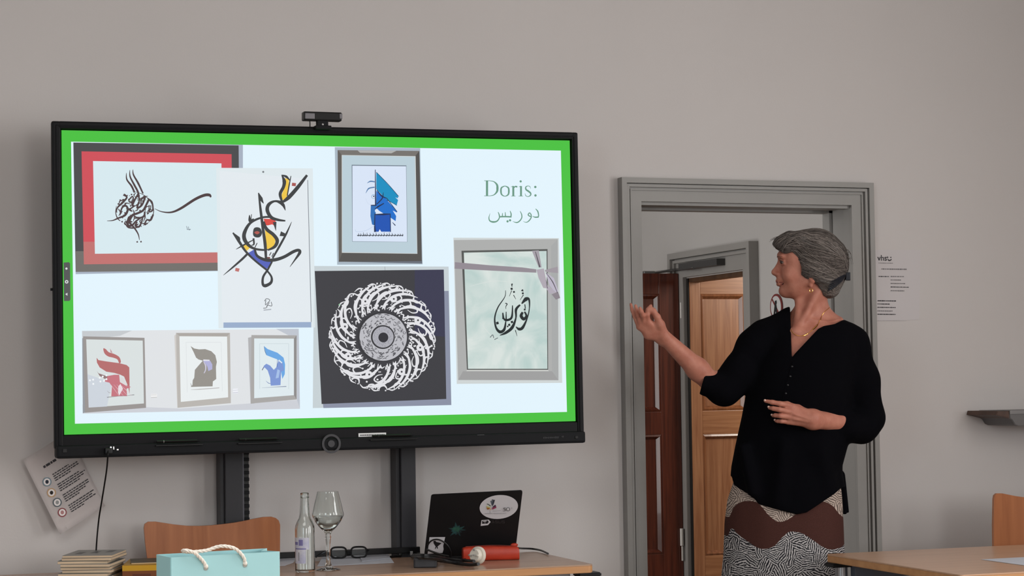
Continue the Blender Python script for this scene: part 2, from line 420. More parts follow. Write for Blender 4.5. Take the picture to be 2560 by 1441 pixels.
b.build('bezel', m_bezel, tv)
b = MB()
b.box(X0+0.012, sx0-0.010, fy-0.003, fy+0.003, zbar, ZT-0.012, 0.002); b.box(sx1+0.010, X1-0.012, fy-0.003, fy+0.003, zbar, ZT-0.012, 0.002)
b.box(X0+0.012, X1-0.012, fy-0.003, fy+0.003, sz1+0.010, ZT-0.012, 0.002)
b.build('frame_ridge', m_black, tv)
MB().box(X0+0.01, X1-0.01, 0.015, 0.085, ZB+0.03, ZT-0.006, 0.01).build('back_housing', m_black, tv)
MB().box(X0+0.003, X1-0.004, -0.036, 0.03, ZB, zbar, 0.008).build('lower_bar', m_black, tv)
by = -0.0365
def on_bar(u, v): return sp(u, v, by)
# ring button, tray ledge, ports, sticker, maker's mark
c = on_bar(828, 1110)
b = MB(); b.bm.verts.ensure_lookup_table()
def ring(b, c, r0, r1, y0, y1, n=32):
    for k in range(n):
        a, e = 2*math.pi*k/n, 2*math.pi*(k+1)/n
        q = lambda r, t, y: (c.x+r*math.cos(t), y, c.z+r*math.sin(t))
        b.ngon([q(r0, a, y1), q(r1, a, y1), q(r1, e, y1), q(r0, e, y1)]); b.ngon([q(r1, a, y0), q(r1, e, y0), q(r1, e, y1), q(r1, a, y1)])
        b.ngon([q(r0, a, y0), q(r0, a, y1), q(r0, e, y1), q(r0, e, y0)])
ring(b, c, 0.0235, 0.0305, by, by-0.004); b.build('ring_button', m_grey, tv, normals=True)
MB().prism([(c.x+0.011*math.cos(2*math.pi*k/20), c.z+0.011*math.sin(2*math.pi*k/20)) for k in range(20)], by-0.003, by).build('button_core', m_grey, tv)
for u0, u1, v in ((395, 500, 1108), (600, 698, 1103), (930, 1035, 1094)):
    p, q = on_bar(u0-6, v+4), on_bar(u1+6, v-1)
    MB().box(p.x, q.x, by-0.009, by+0.004, p.z-0.006, p.z-0.002, 0.001).build('pen_tray', m_gloss, tv)
for u, v, w, h in ((277, 1121, 0.005, 0.010), (284, 1121, 0.004, 0.010), (294, 1125, 0.006, 0.005), (162, 1128, 0.012, 0.012), (1441, 1094, 0.010, 0.010)):
    p = on_bar(u, v); MB().box(p.x-w/2, p.x+w/2, by-0.002, by+0.003, p.z-h/2, p.z+h/2, 0.001).build('port', m_silver if u in (277, 284, 294) else m_gloss, tv)
p = on_bar(270, 1128); MB().box(p.x-0.011, p.x+0.011, by-0.024, by, p.z-0.009, p.z+0.009, 0.003).build('cable_plug', m_gloss, tv)
p, q = on_bar(901, 1087), on_bar(970, 1077)
st = MB().box(p.x, q.x, by+0.0245, by+0.0275, zbar+0.0015, zbar+0.013).build('label_sticker', m_stick, tv)
m_ink = mat('print_grey', (95, 95, 100), rough=0.7)
b = MB(); random.seed(5); x = p.x+0.005
while x < q.x-0.008:
    w = random.uniform(0.003, 0.007); b.box(x, min(x+w, q.x-0.004), by+0.0238, by+0.0246, zbar+0.005, zbar+0.0085); x += w+0.0012
o = b.build('sticker_print', m_ink, st)
b = MB(); random.seed(9)
for (u0, u1, v, hh) in ((1358, 1398, 1095.5, 0.006), (1404, 1411, 1092.5, 0.005)):
    a, e = on_bar(u0, v), on_bar(u1, v-(u1-u0)*0.026); x = a.x
    while x < e.x-0.002:
        w = random.uniform(0.0035, 0.006); h2 = hh*random.uniform(0.7, 1.25)
        b.box(x, x+w*0.35, by-0.0008, by, a.z-h2/2, a.z+h2/2); b.box(x, x+w*0.8, by-0.0008, by, a.z+h2*0.1, a.z+h2*0.3); x += w
b.build('maker_mark', m_grey, tv)
p = on_bar(1202, 1088); MB().box(p.x-0.012, p.x+0.012, by-0.0006, by, p.z-0.001, p.z+0.001).build('bar_mark', m_grey, tv)

# ---- the lit slide: flat shapes, layer over layer, in the display's own frame
GLASS = dict(rough=0.30, spec=0.14)  # picture colours already carry the haze off the glass, so gloss stays low
def screen_mat(rgb):
    n = 'screen_%02x%02x%02x' % tuple(int(c) for c in rgb)
    return mat(n, (2, 2, 2), emit=rgb, estr=1.0, **GLASS)
def marble(m, c1, c2):
    nt = m.node_tree; b = nt.nodes['Principled BSDF']; tc = nd(nt, 'ShaderNodeTexCoord'); n = nd(nt, 'ShaderNodeTexNoise'); n.inputs['Scale'].default_value = 7.0
    n.inputs['Detail'].default_value = 7; n.inputs['Distortion'].default_value = 1.6; r = nd(nt, 'ShaderNodeValToRGB'); e = r.color_ramp.elements
    e[0].position, e[1].position = 0.36, 0.66; e[0].color, e[1].color = lin(c1), lin(c2)
    nt.links.new(tc.outputs['Object'], n.inputs['Vector']); nt.links.new(n.outputs['Fac'], r.inputs[0]); nt.links.new(r.outputs[0], b.inputs['Emission Color'])
marble(screen_mat((196, 211, 210)), (184, 206, 202), (216, 225, 221))
class Slide:
    def __init__(s, name, base, to_px=None):
        s.name, s.layer, s.mb, s.mats, s.t, s.wm = name, base, MB(), [], to_px or (lambda x, y: (x, y)), 1.0
    def P(s, x, y):
        u, v = s.t(x, y); p = sp(u, v); return Vector((p.x, -0.00018*s.layer-0.0004, p.z))
    def col(s, rgb):
        m = screen_mat(rgb)
        if m not in s.mats: s.mats.append(m)
        s.mb.mi = s.mats.index(m)
    def poly(s, pts, rgb, smooth=False, sub=5):
        s.col(rgb); s.layer += 1
        if smooth:
            P = [Vector((x, y, 0)) for x, y in pts]; n = len(P); out = []
            for i in range(n):
                p0, p1, p2, p3 = P[i-1], P[i], P[(i+1) % n], P[(i+2) % n]
                for k in range(sub):
                    t = k/sub; q = 0.5*((2*p1)+(p2-p0)*t+(2*p0-5*p1+4*p2-p3)*t*t+(3*p1-p0-3*p2+p3)*t**3); out.append((q.x, q.y))
            pts = out
        f = s.mb.ngon([s.P(x, y) for x, y in pts]); f.normal_update()
        if f.normal.y > 0: f.normal_flip()
    def stroke(s, pts, w, rgb, sub=6, bump=True):
        s.col(rgb)
        if bump: s.layer += 0.05
        w = list(w) if hasattr(w, '__len__') else [w]*len(pts)
        if len(w) != len(pts):
            w = [float(np.interp(i/(len(pts)-1)*(len(w)-1), range(len(w)), w)) for i in range(len(pts))]
        w = [a*s.wm for a in w]
        P, W = cr_path([Vector((x, y, 0)) for x, y in pts], w, sub if len(pts) > 2 else 1)
        A, B = [], []
        for i, p in enumerate(P):
            t = P[min(i+1, len(P)-1)]-P[max(i-1, 0)]; n = Vector((-t.y, t.x, 0)).normalized() if t.length > 1e-9 else Vector((0, 1, 0))
            a, c = p+n*W[i]/2, p-n*W[i]/2; A.append(s.mb.bm.verts.new(s.P(a.x, a.y))); B.append(s.mb.bm.verts.new(s.P(c.x, c.y)))
        for i in range(len(P)-1):
            f = s.mb.bm.faces.new((A[i], A[i+1], B[i+1], B[i])); f.material_index = s.mb.mi
    def dot(s, x, y, r, rgb, n=10, rot=0.0):
        s.col(rgb); s.layer += 0.02
        f = s.mb.ngon([s.P(x+r*math.cos(2*math.pi*k/n+rot), y+r*math.sin(2*math.pi*k/n+rot)) for k in range(n)]); f.normal_update()
        if f.normal.y > 0: f.normal_flip()
    def done(s, parent, label=None):
        o = s.mb.build(s.name, s.mats, parent)
        if label: o['label'] = label
        return o
def Z(ox, oy, sc): return lambda x, y: (ox+x/sc, oy+y/sc)
GREEN, WHITE = (72, 192, 62), (226, 243, 252)
scr = Slide('screen', 0)
f = scr.col(GREEN); scr.mb.ngon([Vector((sx0, 0, sz0)), Vector((sx1, 0, sz0)), Vector((sx1, 0, sz1)), Vector((sx0, 0, sz1))])
scr.poly([(177.6, 354.5), (1402, 376.8), (1417.3, 1030.5), (187.3, 1060)], WHITE)
screen = scr.done(tv, 'lit slide with bright green border around white page')
B0 = 4
# picture: red and black framed round calligraphy
s = Slide('slide_picture', B0, Z(180, 350, 4.2386))
s.poly([(12, 28), (1810, 52), (1812, 1385), (38, 1424)], (166, 176, 192))
s.poly([(15, 28), (1765, 60), (1775, 1385), (38, 1400)], (72, 72, 74)); s.poly([(38, 1400), (33, 1180), (1775, 1190), (1775, 1385)], (112, 108, 104))
s.poly([(100, 122), (1690, 152), (1700, 1300), (125, 1320)], (206, 78, 88)); s.poly([(125, 1320), (120, 1080), (1700, 1080), (1700, 1300)], (192, 112, 110))
s.poly([(222, 225), (1582, 250), (1590, 1192), (242, 1208)], (214, 232, 238))
K = (74, 58, 60); s.wm = 1.3
for p, w in (([(575, 350), (580, 420), (630, 490), (662, 560)], (3, 12, 16, 14)), ([(612, 320), (615, 390), (660, 480), (700, 560), (712, 650)], (3, 12, 16, 16, 12)),
             ([(645, 315), (650, 370), (700, 460), (752, 570)], (3, 12, 16, 12)), ([(875, 730), (950, 762), (1050, 768), (1150, 728), (1300, 632), (1400, 588), (1455, 586), (1470, 610)], (3, 8, 14, 20, 22, 24, 24, 10)),
             ([(370, 860), (430, 855), (490, 830), (560, 800), (590, 740), (570, 700), (530, 720), (505, 800)], (3, 8, 14, 18, 18, 16, 14, 10)),
             ([(600, 870), (660, 935), (700, 1000), (714, 1062)], (18, 14, 10, 4)), ([(545, 580), (580, 610), (530, 670), (480, 720), (470, 770)], (20, 14, 18, 12, 5)),
             ([(600, 640), (640, 600), (650, 650), (610, 660), (600, 625)], 11), ([(700, 570), (640, 690), (660, 700), (610, 740), (640, 760)], (12, 16, 10, 14, 6)),
             ([(712, 650), (690, 720), (740, 690), (775, 600), (735, 630), (730, 690)], (14, 16, 16, 14, 12, 8)), ([(815, 630), (780, 700), (750, 750), (690, 780), (640, 800), (610, 860), (640, 870)], (18, 16, 18, 18, 20, 18, 8)),
             ([(800, 620), (845, 660), (855, 740), (820, 760), (815, 690)], (10, 14, 12, 12, 6)), ([(860, 790), (830, 850), (790, 850), (770, 900), (800, 880)], (14, 18, 12, 14, 6)),
             ([(770, 760), (760, 810), (700, 830), (650, 800)], (14, 16, 16, 6)), ([(640, 800), (600, 830), (590, 900), (630, 910), (680, 860), (740, 820)], (12, 18, 20, 16, 14, 10)),
             ([(690, 870), (670, 910), (710, 920), (740, 860), (755, 800)], (10, 16, 16, 12, 6)), ([(560, 880), (590, 925), (640, 935), (700, 930)], (4, 12, 12, 4)),
             ([(470, 700), (462, 770), (480, 830), (510, 860)], (3, 7, 9, 6)), ([(640, 545), (740, 575), (820, 640), (862, 730), (850, 820), (790, 900)], (2, 5, 6, 7, 6, 2))):
    s.stroke(p, w, K)
for x, y in ((690, 1082), (730, 1080), (560, 775), (550, 800), (530, 868), (560, 585), (630, 580), (750, 650), (580, 760), (720, 750), (800, 780), (660, 820), (690, 900), (620, 700), (840, 820), (510, 640), (490, 680)):
    s.dot(x, y, 11, K, 4, 0.4)
random.seed(15)
for k in range(34):
    a = random.uniform(0, 6.28); r = 175*math.sqrt(random.random()); x, y = 662+r*math.cos(a), 742+r*math.sin(a); t = random.uniform(-2.4, -0.2); l = random.uniform(22, 52); c = random.choice((-1, 1))*l*0.4
    s.stroke([(x-l*math.cos(t), y-l*math.sin(t)), (x+c*math.sin(t), y-c*math.cos(t)), (x+l*0.9*math.cos(t+0.5), y+l*0.9*math.sin(t+0.5))], (3, 10, 3), K)
for k in range(26):
    a = random.uniform(0, 6.28); r = 192*math.sqrt(random.random()); s.dot(662+r*math.cos(a), 742+r*math.sin(a), random.uniform(4, 8), K, 4, 0.4)
s.wm = 1.0
for p in (([(1212, 915), (1222, 950)], [(1232, 920), (1240, 955), (1256, 945)], [(1215, 950), (1250, 950)])): s.stroke(p, 6, (130, 140, 150))
s.done(screen, 'slide picture with black and red mat around brown round calligraphy')
# picture: tall white sheet of dark strokes with yellow, red and blue fields
s = Slide('slide_picture', B0+14, Z(540, 410, 3.432))
s.poly([(0, 35), (828, 40), (850, 1405), (20, 1412)], (222, 232, 236)); s.poly([(28, 60), (782, 130), (815, 1360), (50, 1362)], (226, 233, 238))
s.poly([(62, 1362), (815, 1358), (815, 1405), (62, 1408)], (152, 172, 202)); s.stroke([(784, 140), (800, 760), (815, 1358)], 5, (110, 115, 125)); s.dot(403, 70, 9, (120, 125, 130))
s.wm = 1.22
YE, BL_, RD, DK, R2 = (238, 198, 72), (84, 98, 186), (214, 74, 66), (60, 62, 64), (168, 84, 80)
s.poly([(580, 122), (625, 130), (615, 260), (600, 305), (575, 312), (557, 300), (562, 262), (588, 200)], YE)
s.poly([(415, 545), (470, 600), (508, 650), (500, 700), (460, 728), (432, 733), (425, 640)], YE); s.poly([(228, 705), (255, 690), (290, 720), (262, 748)], YE)
s.poly([(275, 765), (325, 735), (345, 780), (400, 820), (480, 840), (460, 870), (430, 905), (380, 870)], BL_)
s.poly([(405, 472), (505, 475), (512, 520), (508, 540), (480, 520), (440, 530), (420, 525)], RD)
s.poly([(320, 560), (345, 545), (378, 555), (392, 595), (375, 628), (340, 632), (316, 612)], DK, True); s.poly([(325, 590), (350, 578), (372, 590), (350, 606)], (176, 88, 80), True)
s.poly([(650, 163), (684, 167), (680, 194), (647, 190)], R2); s.poly([(166, 893), (200, 900), (192, 928), (160, 920)], (190, 112, 108)); s.poly([(430, 800), (462, 800), (458, 832), (432, 830)], (120, 80, 78))
for p, w in (([(778, 98), (700, 200), (620, 290), (560, 335)], (16, 26, 28, 12)), ([(560, 95), (582, 150), (575, 200), (547, 260), (562, 322)], (4, 26, 22, 22, 14)), ([(562, 98), (600, 112), (632, 145)], (6, 18, 5)), ([(640, 105), (625, 180), (608, 275)], (5, 9, 8)),
             ([(565, 332), (500, 322), (450, 350), (437, 400), (470, 460), (530, 482), (592, 490)], (20, 14, 24, 26, 24, 18, 10)), ([(520, 322), (570, 350), (592, 402)], (14, 24, 2)),
             ([(362, 250), (380, 400), (400, 560), (418, 690), (426, 822)], (8, 18, 20, 22, 16)), ([(362, 252), (382, 300), (405, 342)], (4, 26, 2)),
             ([(520, 480), (460, 458), (380, 465), (290, 510), (242, 590), (242, 650), (280, 702), (330, 730), (400, 740), (440, 736)], (10, 14, 14, 18, 26, 28, 22, 16, 14, 8)),
             ([(284, 440), (290, 488), (322, 472)], (4, 26, 4)), ([(302, 434), (298, 475)], 5), ([(408, 495), (430, 560), (490, 610), (522, 660), (500, 712), (440, 742)], (10, 24, 24, 26, 22, 10)),
             ([(500, 500), (510, 575)], (26, 2)), ([(646, 498), (600, 600), (540, 710), (482, 812)], (2, 14, 16, 12)), ([(548, 600), (590, 612)], (34, 20)),
             ([(142, 592), (190, 660), (250, 750), (330, 830), (432, 912)], (10, 20, 16, 14, 14)), ([(145, 595), (188, 640), (202, 662)], (4, 26, 2)), ([(168, 735), (230, 700), (315, 655)], (2, 12, 6)),
             ([(318, 640), (322, 690), (300, 700)], (14, 12, 4)), ([(330, 735), (350, 790), (420, 825), (500, 825), (580, 800), (660, 755), (705, 742), (714, 765), (670, 830), (630, 886)], (14, 18, 22, 24, 22, 22, 20, 22, 10, 2)),
             ([(60, 957), (140, 890), (220, 820), (275, 765)], (2, 12, 16, 16)), ([(478, 840), (440, 910), (402, 970), (398, 1030), (420, 1047), (468, 1020), (472, 970), (430, 912)], (12, 14, 16, 18, 24, 20, 14, 12)),
             ([(470, 760), (455, 788)], 6), ([(492, 765), (475, 798)], 6), ([(350, 680), (330, 720)], 6)):
    s.stroke(p, w, DK)
for p in ([(412, 1180), (430, 1158), (458, 1170), (440, 1195), (420, 1210), (425, 1170)], [(470, 1185), (475, 1220), (440, 1215), (430, 1235), (402, 1240)], [(455, 1190), (430, 1225)]): s.stroke(p, 4, (80, 82, 86))
s.stroke([(405, 1256), (470, 1250)], 7, (165, 170, 178))
s.done(screen, 'slide picture on tall white sheet with yellow, red and blue fields between dark strokes')
# picture: blue figure in a grey frame
s = Slide('slide_picture', B0, Z(830, 365, 4.7234))
s.poly([(32, 15), (1040, 28), (1068, 1400), (60, 1405)], (168, 182, 194)); s.poly([(75, 1362), (1062, 1355), (1064, 1390), (78, 1368)], (104, 110, 120))
s.poly([(65, 50), (1030, 60), (1060, 1362), (78, 1370)], (84, 82, 80)); s.poly([(65, 50), (1030, 60), (975, 128), (120, 113)], (118, 114, 110)); s.poly([(65, 50), (120, 113), (120, 1265), (78, 1370)], (98, 94, 90))
s.poly([(300, 54), (760, 58), (700, 88), (330, 82)], (176, 176, 174)); s.poly([(112, 108), (985, 122), (1006, 1276), (114, 1264)], (200, 205, 205)); s.poly([(120, 115), (975, 130), (1000, 1270), (120, 1255)], (186, 206, 216))
s.poly([(230, 224), (876, 232), (888, 1136), (236, 1132)], (110, 122, 136)); s.poly([(238, 235), (872, 242), (884, 1134), (240, 1128)], (216, 228, 246))
s.poly([(520, 310), (560, 350), (780, 590), (775, 620), (745, 610), (778, 640), (760, 705), (640, 640), (520, 510)], (22, 142, 192))
s.poly([(520, 530), (620, 610), (760, 770), (765, 790), (715, 765), (755, 830), (748, 890), (690, 850), (620, 810), (520, 745)], (30, 110, 202))
s.poly([(500, 810), (680, 800), (690, 1015), (500, 1015)], (30, 84, 178)); s.poly([(455, 705), (520, 705), (515, 780), (500, 940), (470, 930), (450, 830)], (46, 112, 184))
s.dot(525, 768, 22, (216, 228, 246), 12); s.dot(487, 600, 27, (160, 190, 220), 14); s.dot(487, 602, 17, (230, 236, 244), 12); s.dot(490, 598, 9, (40, 60, 110), 8); s.poly([(545, 1020), (560, 985), (580, 1020)], (230, 236, 246))
D2 = (34, 48, 84)
for p, w in (([(508, 282), (512, 705)], (8, 16)), ([(525, 520), (580, 590), (640, 620)], (6, 18, 8)), ([(602, 550), (590, 620), (525, 690)], (4, 14, 10)), ([(610, 680), (540, 720), (500, 750)], (10, 18, 4)), ([(500, 812), (600, 810), (684, 806)], (10, 22, 8)),
             ([(503, 800), (500, 940), (505, 1018)], (10, 14, 24)), ([(684, 800), (688, 1018)], 9), ([(455, 703), (522, 703)], 12), ([(710, 905), (745, 942)], (6, 12)), ([(520, 312), (660, 455), (785, 600)], 6), ([(640, 640), (700, 670), (762, 706)], 5), ([(640, 615), (765, 780)], 8)):
    s.stroke(p, w, D2)
for p in ([(410, 442), (450, 420), (502, 426)], [(395, 562), (430, 505), (500, 490)]): s.stroke(p, (2, 16, 14), (92, 128, 172))
s.stroke([(395, 620), (420, 680), (470, 700)], 2, (190, 205, 225))
random.seed(3); x = 292
while x < 825:
    w = random.uniform(18, 40); s.stroke([(x, 1055), (x+w*0.6, 1062), (x+w, 1050)], (6, 12, 8), (50, 56, 66)); s.stroke([(x+w*0.8, 1022+random.uniform(0, 18)), (x+w*0.8, 1068)], (4, 9), (50, 56, 66)); x += w
s.stroke([(270, 990), (290, 1015), (400, 1000), (500, 940)], 3, (170, 190, 220))
s.done(screen, 'slide picture of blue flag-bearing figure in grey frame')
# picture: white round calligraphy on black
s = Slide('slide_picture', B0+14, Z(780, 660, 3.9486))
s.poly([(18, 22), (1345, 28), (1372, 1395), (5, 1425)], (198, 208, 212)); s.poly([(1290, 270), (1345, 268), (1372, 1395), (110, 1425), (105, 1380), (1300, 1330)], (138, 144, 164))
s.poly([(24, 72), (1297, 58), (1322, 1335), (92, 1385)], (60, 60, 65)); s.stroke([(716, 28), (718, 64)], 4, (150, 155, 160))
s.poly([(1010, 61), (1297, 58), (1310, 720), (1010, 700)], (58, 58, 80))
RX, RY = 690.0, 724.0; random.seed(21); WC = (226, 226, 230); s.wm = 0.82
def pol(r, a): return (RX+r*math.cos(a), RY+r*math.sin(a)*1.02)
for i in range(24):
    a = 2*math.pi*i/24+random.uniform(-0.05, 0.05); r1 = random.uniform(512, 526); tw = random.uniform(0.62, 0.92)
    s.stroke([pol(268, a), pol(330, a+tw*0.14), pol(410, a+tw*0.38), pol(475, a+tw*0.68), pol(r1, a+tw)], (8, 24, 32, 30, 4), WC)
    a2 = a+0.10
    s.stroke([pol(262, a2), pol(330, a2+0.02), pol(400, a2+0.14), pol(438, a2+0.28), pol(420, a2+0.38), pol(376, a2+0.32), pol(362, a2+0.18)], (8, 15, 18, 18, 16, 12, 6), WC)
    a3 = a+0.42; s.stroke([pol(505, a3), pol(470, a3+0.05), pol(482, a3+0.14), pol(522, a3+0.16)], (10, 22, 20, 5), WC)
    s.stroke([pol(516, a), pol(523, a+0.10), pol(505, a+0.18)], (4, 17, 6), WC)
    s.stroke([pol(285, a+0.2), pol(300, a+0.3), pol(280, a+0.36), pol(320, a+0.42)], (6, 16, 14, 6), WC)
    if i % 3 == 0:
        cx_, cy_ = pol(385, a+0.30); s.dot(cx_, cy_, 35, WC, 14); s.dot(cx_+3, cy_, 10, (60, 60, 65), 8)
for k in range(260):
    a = random.uniform(0, 2*math.pi); r = random.choice((random.uniform(258, 345), random.uniform(300, 480), random.uniform(490, 524))); x, y = pol(r, a); s.dot(x, y, random.uniform(6, 12), WC, 4, a+0.78)
s.dot(RX, RY, 247, (52, 52, 56), 48); s.layer += 1; s.dot(RX+8, RY, 234, (188, 188, 194), 48); s.layer += 1
for k in range(170):
    a = random.uniform(0, 2*math.pi); r = random.uniform(122, 222); l = random.uniform(0.08, 0.22)
    s.stroke([pol(r, a), pol(r+random.uniform(-14, 14), a+l*0.5), pol(r+random.uniform(-18, 18), a+l)], (4, 8, 3), random.choice(((66, 66, 72), (84, 84, 90), (60, 60, 66))), 3, False)
s.layer += 1; s.dot(RX+4, RY, 118, (52, 52, 56), 40); s.layer += 1; s.dot(RX+6, RY, 104, (172, 172, 180), 40); s.layer += 1
for k in range(150):
    a = random.uniform(0, 2*math.pi); r = random.uniform(56, 100); x, y = pol(r, a); s.dot(x+6, y, random.uniform(2, 4), (130, 130, 142), 4, a)
s.layer += 1; s.dot(RX+8, RY+4, 49, (48, 48, 54), 28); s.dot(265, 405, 9, (150, 200, 160), 8)
s.done(screen, 'slide picture of white ring-shaped calligraphy on black square')
# picture: grey framed black calligraphy with ribbon
s = Slide('slide_picture', B0, Z(1120, 590, 3.793))
s.poly([(50, 18), (1050, 22), (1082, 1395), (82, 1405)], (206, 212, 212)); s.poly([(55, 40), (1040, 30), (1046, 1370), (95, 1368)], (172, 173, 172)); s.poly([(95, 1368), (140, 1285), (985, 1285), (1046, 1370)], (158, 158, 158)); s.poly([(1046, 1370), (985, 1285), (975, 100), (1040, 30)], (166, 168, 168))
s.poly([(126, 142), (942, 126), (948, 1272), (178, 1272)], (84, 86, 84)); s.poly([(178, 1272), (948, 1272), (952, 1284), (172, 1284)], (206, 208, 204)); MARB = (196, 211, 210); s.poly([(148, 160), (932, 144), (940, 1262), (188, 1262)], MARB)
for p in ([(300, 820), (420, 960), (520, 1010)], [(200, 480), (420, 430), (600, 440)], [(460, 1150), (500, 1240)], [(640, 1110), (640, 1220)]): s.stroke(p, (2, 6, 2), (216, 224, 220))
RB = (146, 138, 146)
s.poly([(62, 250), (400, 280), (700, 300), (835, 318), (835, 350), (600, 340), (300, 325), (60, 312)], RB)
s.poly([(793, 143), (858, 138), (885, 300), (858, 302)], (164, 158, 166)); s.stroke([(826, 150), (868, 298)], (6, 14), (90, 84, 92)); s.poly([(915, 325), (1040, 292), (1042, 354), (920, 342)], (158, 150, 158))
s.poly([(920, 345), (1000, 400), (1042, 520), (1030, 560), (960, 470)], (186, 180, 196)); s.poly([(940, 470), (1028, 540), (960, 552), (930, 500)], (176, 168, 180)); s.poly([(980, 556), (1040, 530), (1060, 590), (1020, 606)], (138, 130, 138)); s.poly([(836, 322), (905, 310), (945, 500), (900, 495), (855, 400)], (174, 166, 176))
s.stroke([(925, 350), (990, 440), (1035, 545)], (3, 9, 4), (84, 78, 86)); s.stroke([(925, 420), (940, 500)], (3, 7), (96, 90, 98))
IK = (30, 38, 40); s.wm = 1.15
for p, w in (([(695, 645), (735, 602), (765, 606), (768, 690), (748, 780), (705, 870), (670, 885), (640, 862)], (8, 34, 16, 8, 10, 24, 24, 4)), ([(705, 725), (690, 760), (715, 790), (740, 760), (722, 720)], (18, 26, 26, 18, 12)), ([(680, 655), (642, 700), (640, 780), (605, 870), (545, 920), (488, 945)], (14, 22, 12, 26, 22, 4)),
             ([(543, 518), (535, 580), (470, 680), (440, 780), (452, 870), (490, 912), (530, 888), (545, 810)], (4, 6, 10, 12, 16, 26, 22, 8)), ([(515, 770), (545, 800), (600, 775), (608, 660)], (8, 20, 18, 7)), ([(516, 730), (522, 790)], (10, 18)), ([(548, 720), (548, 800)], (6, 12)), ([(540, 640), (557, 648), (545, 672), (546, 695)], (8, 8, 5, 3)),
             ([(600, 455), (604, 482)], 8), ([(578, 575), (600, 520)], (3, 6)), ([(618, 562), (640, 602)], (7, 3)), ([(680, 610), (712, 560)], (3, 7)), ([(635, 895), (652, 952)], (7, 3)), ([(690, 520), (712, 525)], 7), ([(725, 650), (730, 690)], 8)):
    s.stroke(p, w, IK)
for x, y, r in ((465, 828, 17), (577, 845, 14), (603, 818, 15), (600, 503, 14), (622, 533, 12), (706, 546, 12), (724, 700, 12), (604, 460, 9), (703, 515, 9), (562, 860, 10)): s.dot(x, y, r, IK, 4, 0.5)
s.stroke([(396, 965), (420, 940), (430, 970)], 7, (110, 120, 122)); s.stroke([(436, 985), (470, 968)], 7, (110, 120, 122))
s.done(screen, 'slide picture of black calligraphy in grey frame tied with mauve ribbon')
# picture: three framed prints on a gallery wall
s = Slide('slide_picture', B0)
s.poly([(205, 828), (746.5, 822.7), (749.4, 1022.7), (206.7, 1034.8)], (222, 225, 228)); s.poly([(205, 828), (330, 827), (300, 840), (206, 850)], (196, 200, 204), False); s.poly([(206.7, 1034.8), (206, 1012), (450, 1022), (749.4, 1000), (749.4, 1022.7)], (204, 207, 214)); s.poly([(690, 823), (746.5, 822.7), (749.4, 1022.7), (742, 1000), (742, 850)], (190, 196, 206))
s.t = Z(200, 820, 6.55); s.layer += 0
s.poly([(35, 175), (70, 150), (90, 1385), (45, 1400)], (146, 150, 156)); s.poly([(50, 140), (1055, 165), (1080, 1312), (80, 1392)], (152, 147, 145)); s.poly([(100, 190), (1025, 210), (1045, 1240), (140, 1308)], (216, 223, 223)); s.poly([(120, 760), (520, 900), (440, 1290), (140, 1308)], (204, 211, 220), False)
RA, RB2 = (180, 108, 108), (196, 116, 126)
s.poly([(380, 340), (420, 350), (470, 400), (560, 430), (640, 480), (668, 560), (640, 580), (610, 520), (540, 490), (460, 470), (400, 420)], RA, True); s.poly([(490, 340), (515, 380), (530, 415), (500, 405)], (190, 150, 155))
s.poly([(270, 490), (300, 530), (420, 550), (640, 580), (760, 610), (805, 650), (810, 1000), (808, 1080), (785, 960), (720, 800), (660, 770), (560, 740), (430, 720), (320, 650), (275, 570)], RA)
s.poly([(400, 880), (450, 790), (560, 770), (640, 770), (650, 880), (830, 970), (760, 1000), (770, 1120), (510, 1125), (520, 960), (480, 900)], RB2); s.poly([(625, 960), (660, 920), (700, 1000), (640, 1110), (620, 1060)], (232, 222, 226)); s.poly([(660, 810), (700, 820), (770, 960), (650, 890)], (218, 216, 216))
s.poly([(270, 705), (300, 745), (400, 780), (450, 790), (430, 850), (390, 830), (320, 790)], (142, 116, 116))
for x, y in ((320, 820), (332, 880), (370, 800), (430, 842), (160, 862), (212, 850), (215, 920), (390, 870), (430, 780)): s.dot(x, y, 17, (240, 244, 246), 7)
s.stroke([(440, 1140), (620, 1122), (780, 1110), (885, 1098)], (12, 4, 5, 12), (130, 128, 132)); s.stroke([(440, 1030), (470, 1060), (500, 1065)], (2, 6, 4), (150, 140, 142))
for k in range(4): s.stroke([(500+50*k, 930), (560+60*k, 1010), (640+70*k, 1120)], (2, 6, 2), (226, 200, 206))
s.poly([(1158, 1085), (1260, 1082), (1260, 1148), (1160, 1152)], (236, 236, 236)); s.stroke([(1160, 1102), (1250, 1098)], 6, (200, 202, 204)); s.stroke([(1160, 1144), (1258, 1140)], 8, (176, 178, 180))
s.t = Z(430, 820, 6.5515)
s.poly([(35, 130), (70, 100), (110, 1290), (85, 1310)], (206, 202, 198)); s.poly([(62, 85), (945, 85), (960, 1235), (88, 1312)], (184, 180, 175)); s.poly([(62, 85), (945, 85), (900, 140), (115, 135)], (170, 165, 160)); s.poly([(118, 140), (897, 145), (915, 1140), (140, 1215)], (232, 237, 238))
for p in ([(225, 240), (800, 240)], [(225, 240), (245, 1060)], [(800, 240), (818, 1040)]): s.stroke(p, 4, (205, 208, 212))
s.poly([(300, 300), (360, 340), (440, 355), (540, 350), (640, 385), (705, 450), (730, 560), (715, 640), (720, 840), (665, 880), (660, 960), (300, 970), (330, 940), (335, 860), (360, 820), (370, 690), (430, 620), (500, 540), (430, 520), (390, 490), (350, 400)], (148, 144, 138))
s.poly([(505, 545), (620, 540), (655, 600), (655, 680), (590, 710), (575, 640), (540, 580)], (176, 176, 216)); s.stroke([(515, 560), (545, 620), (545, 690), (520, 745)], (10, 20, 16, 12), (206, 202, 222))
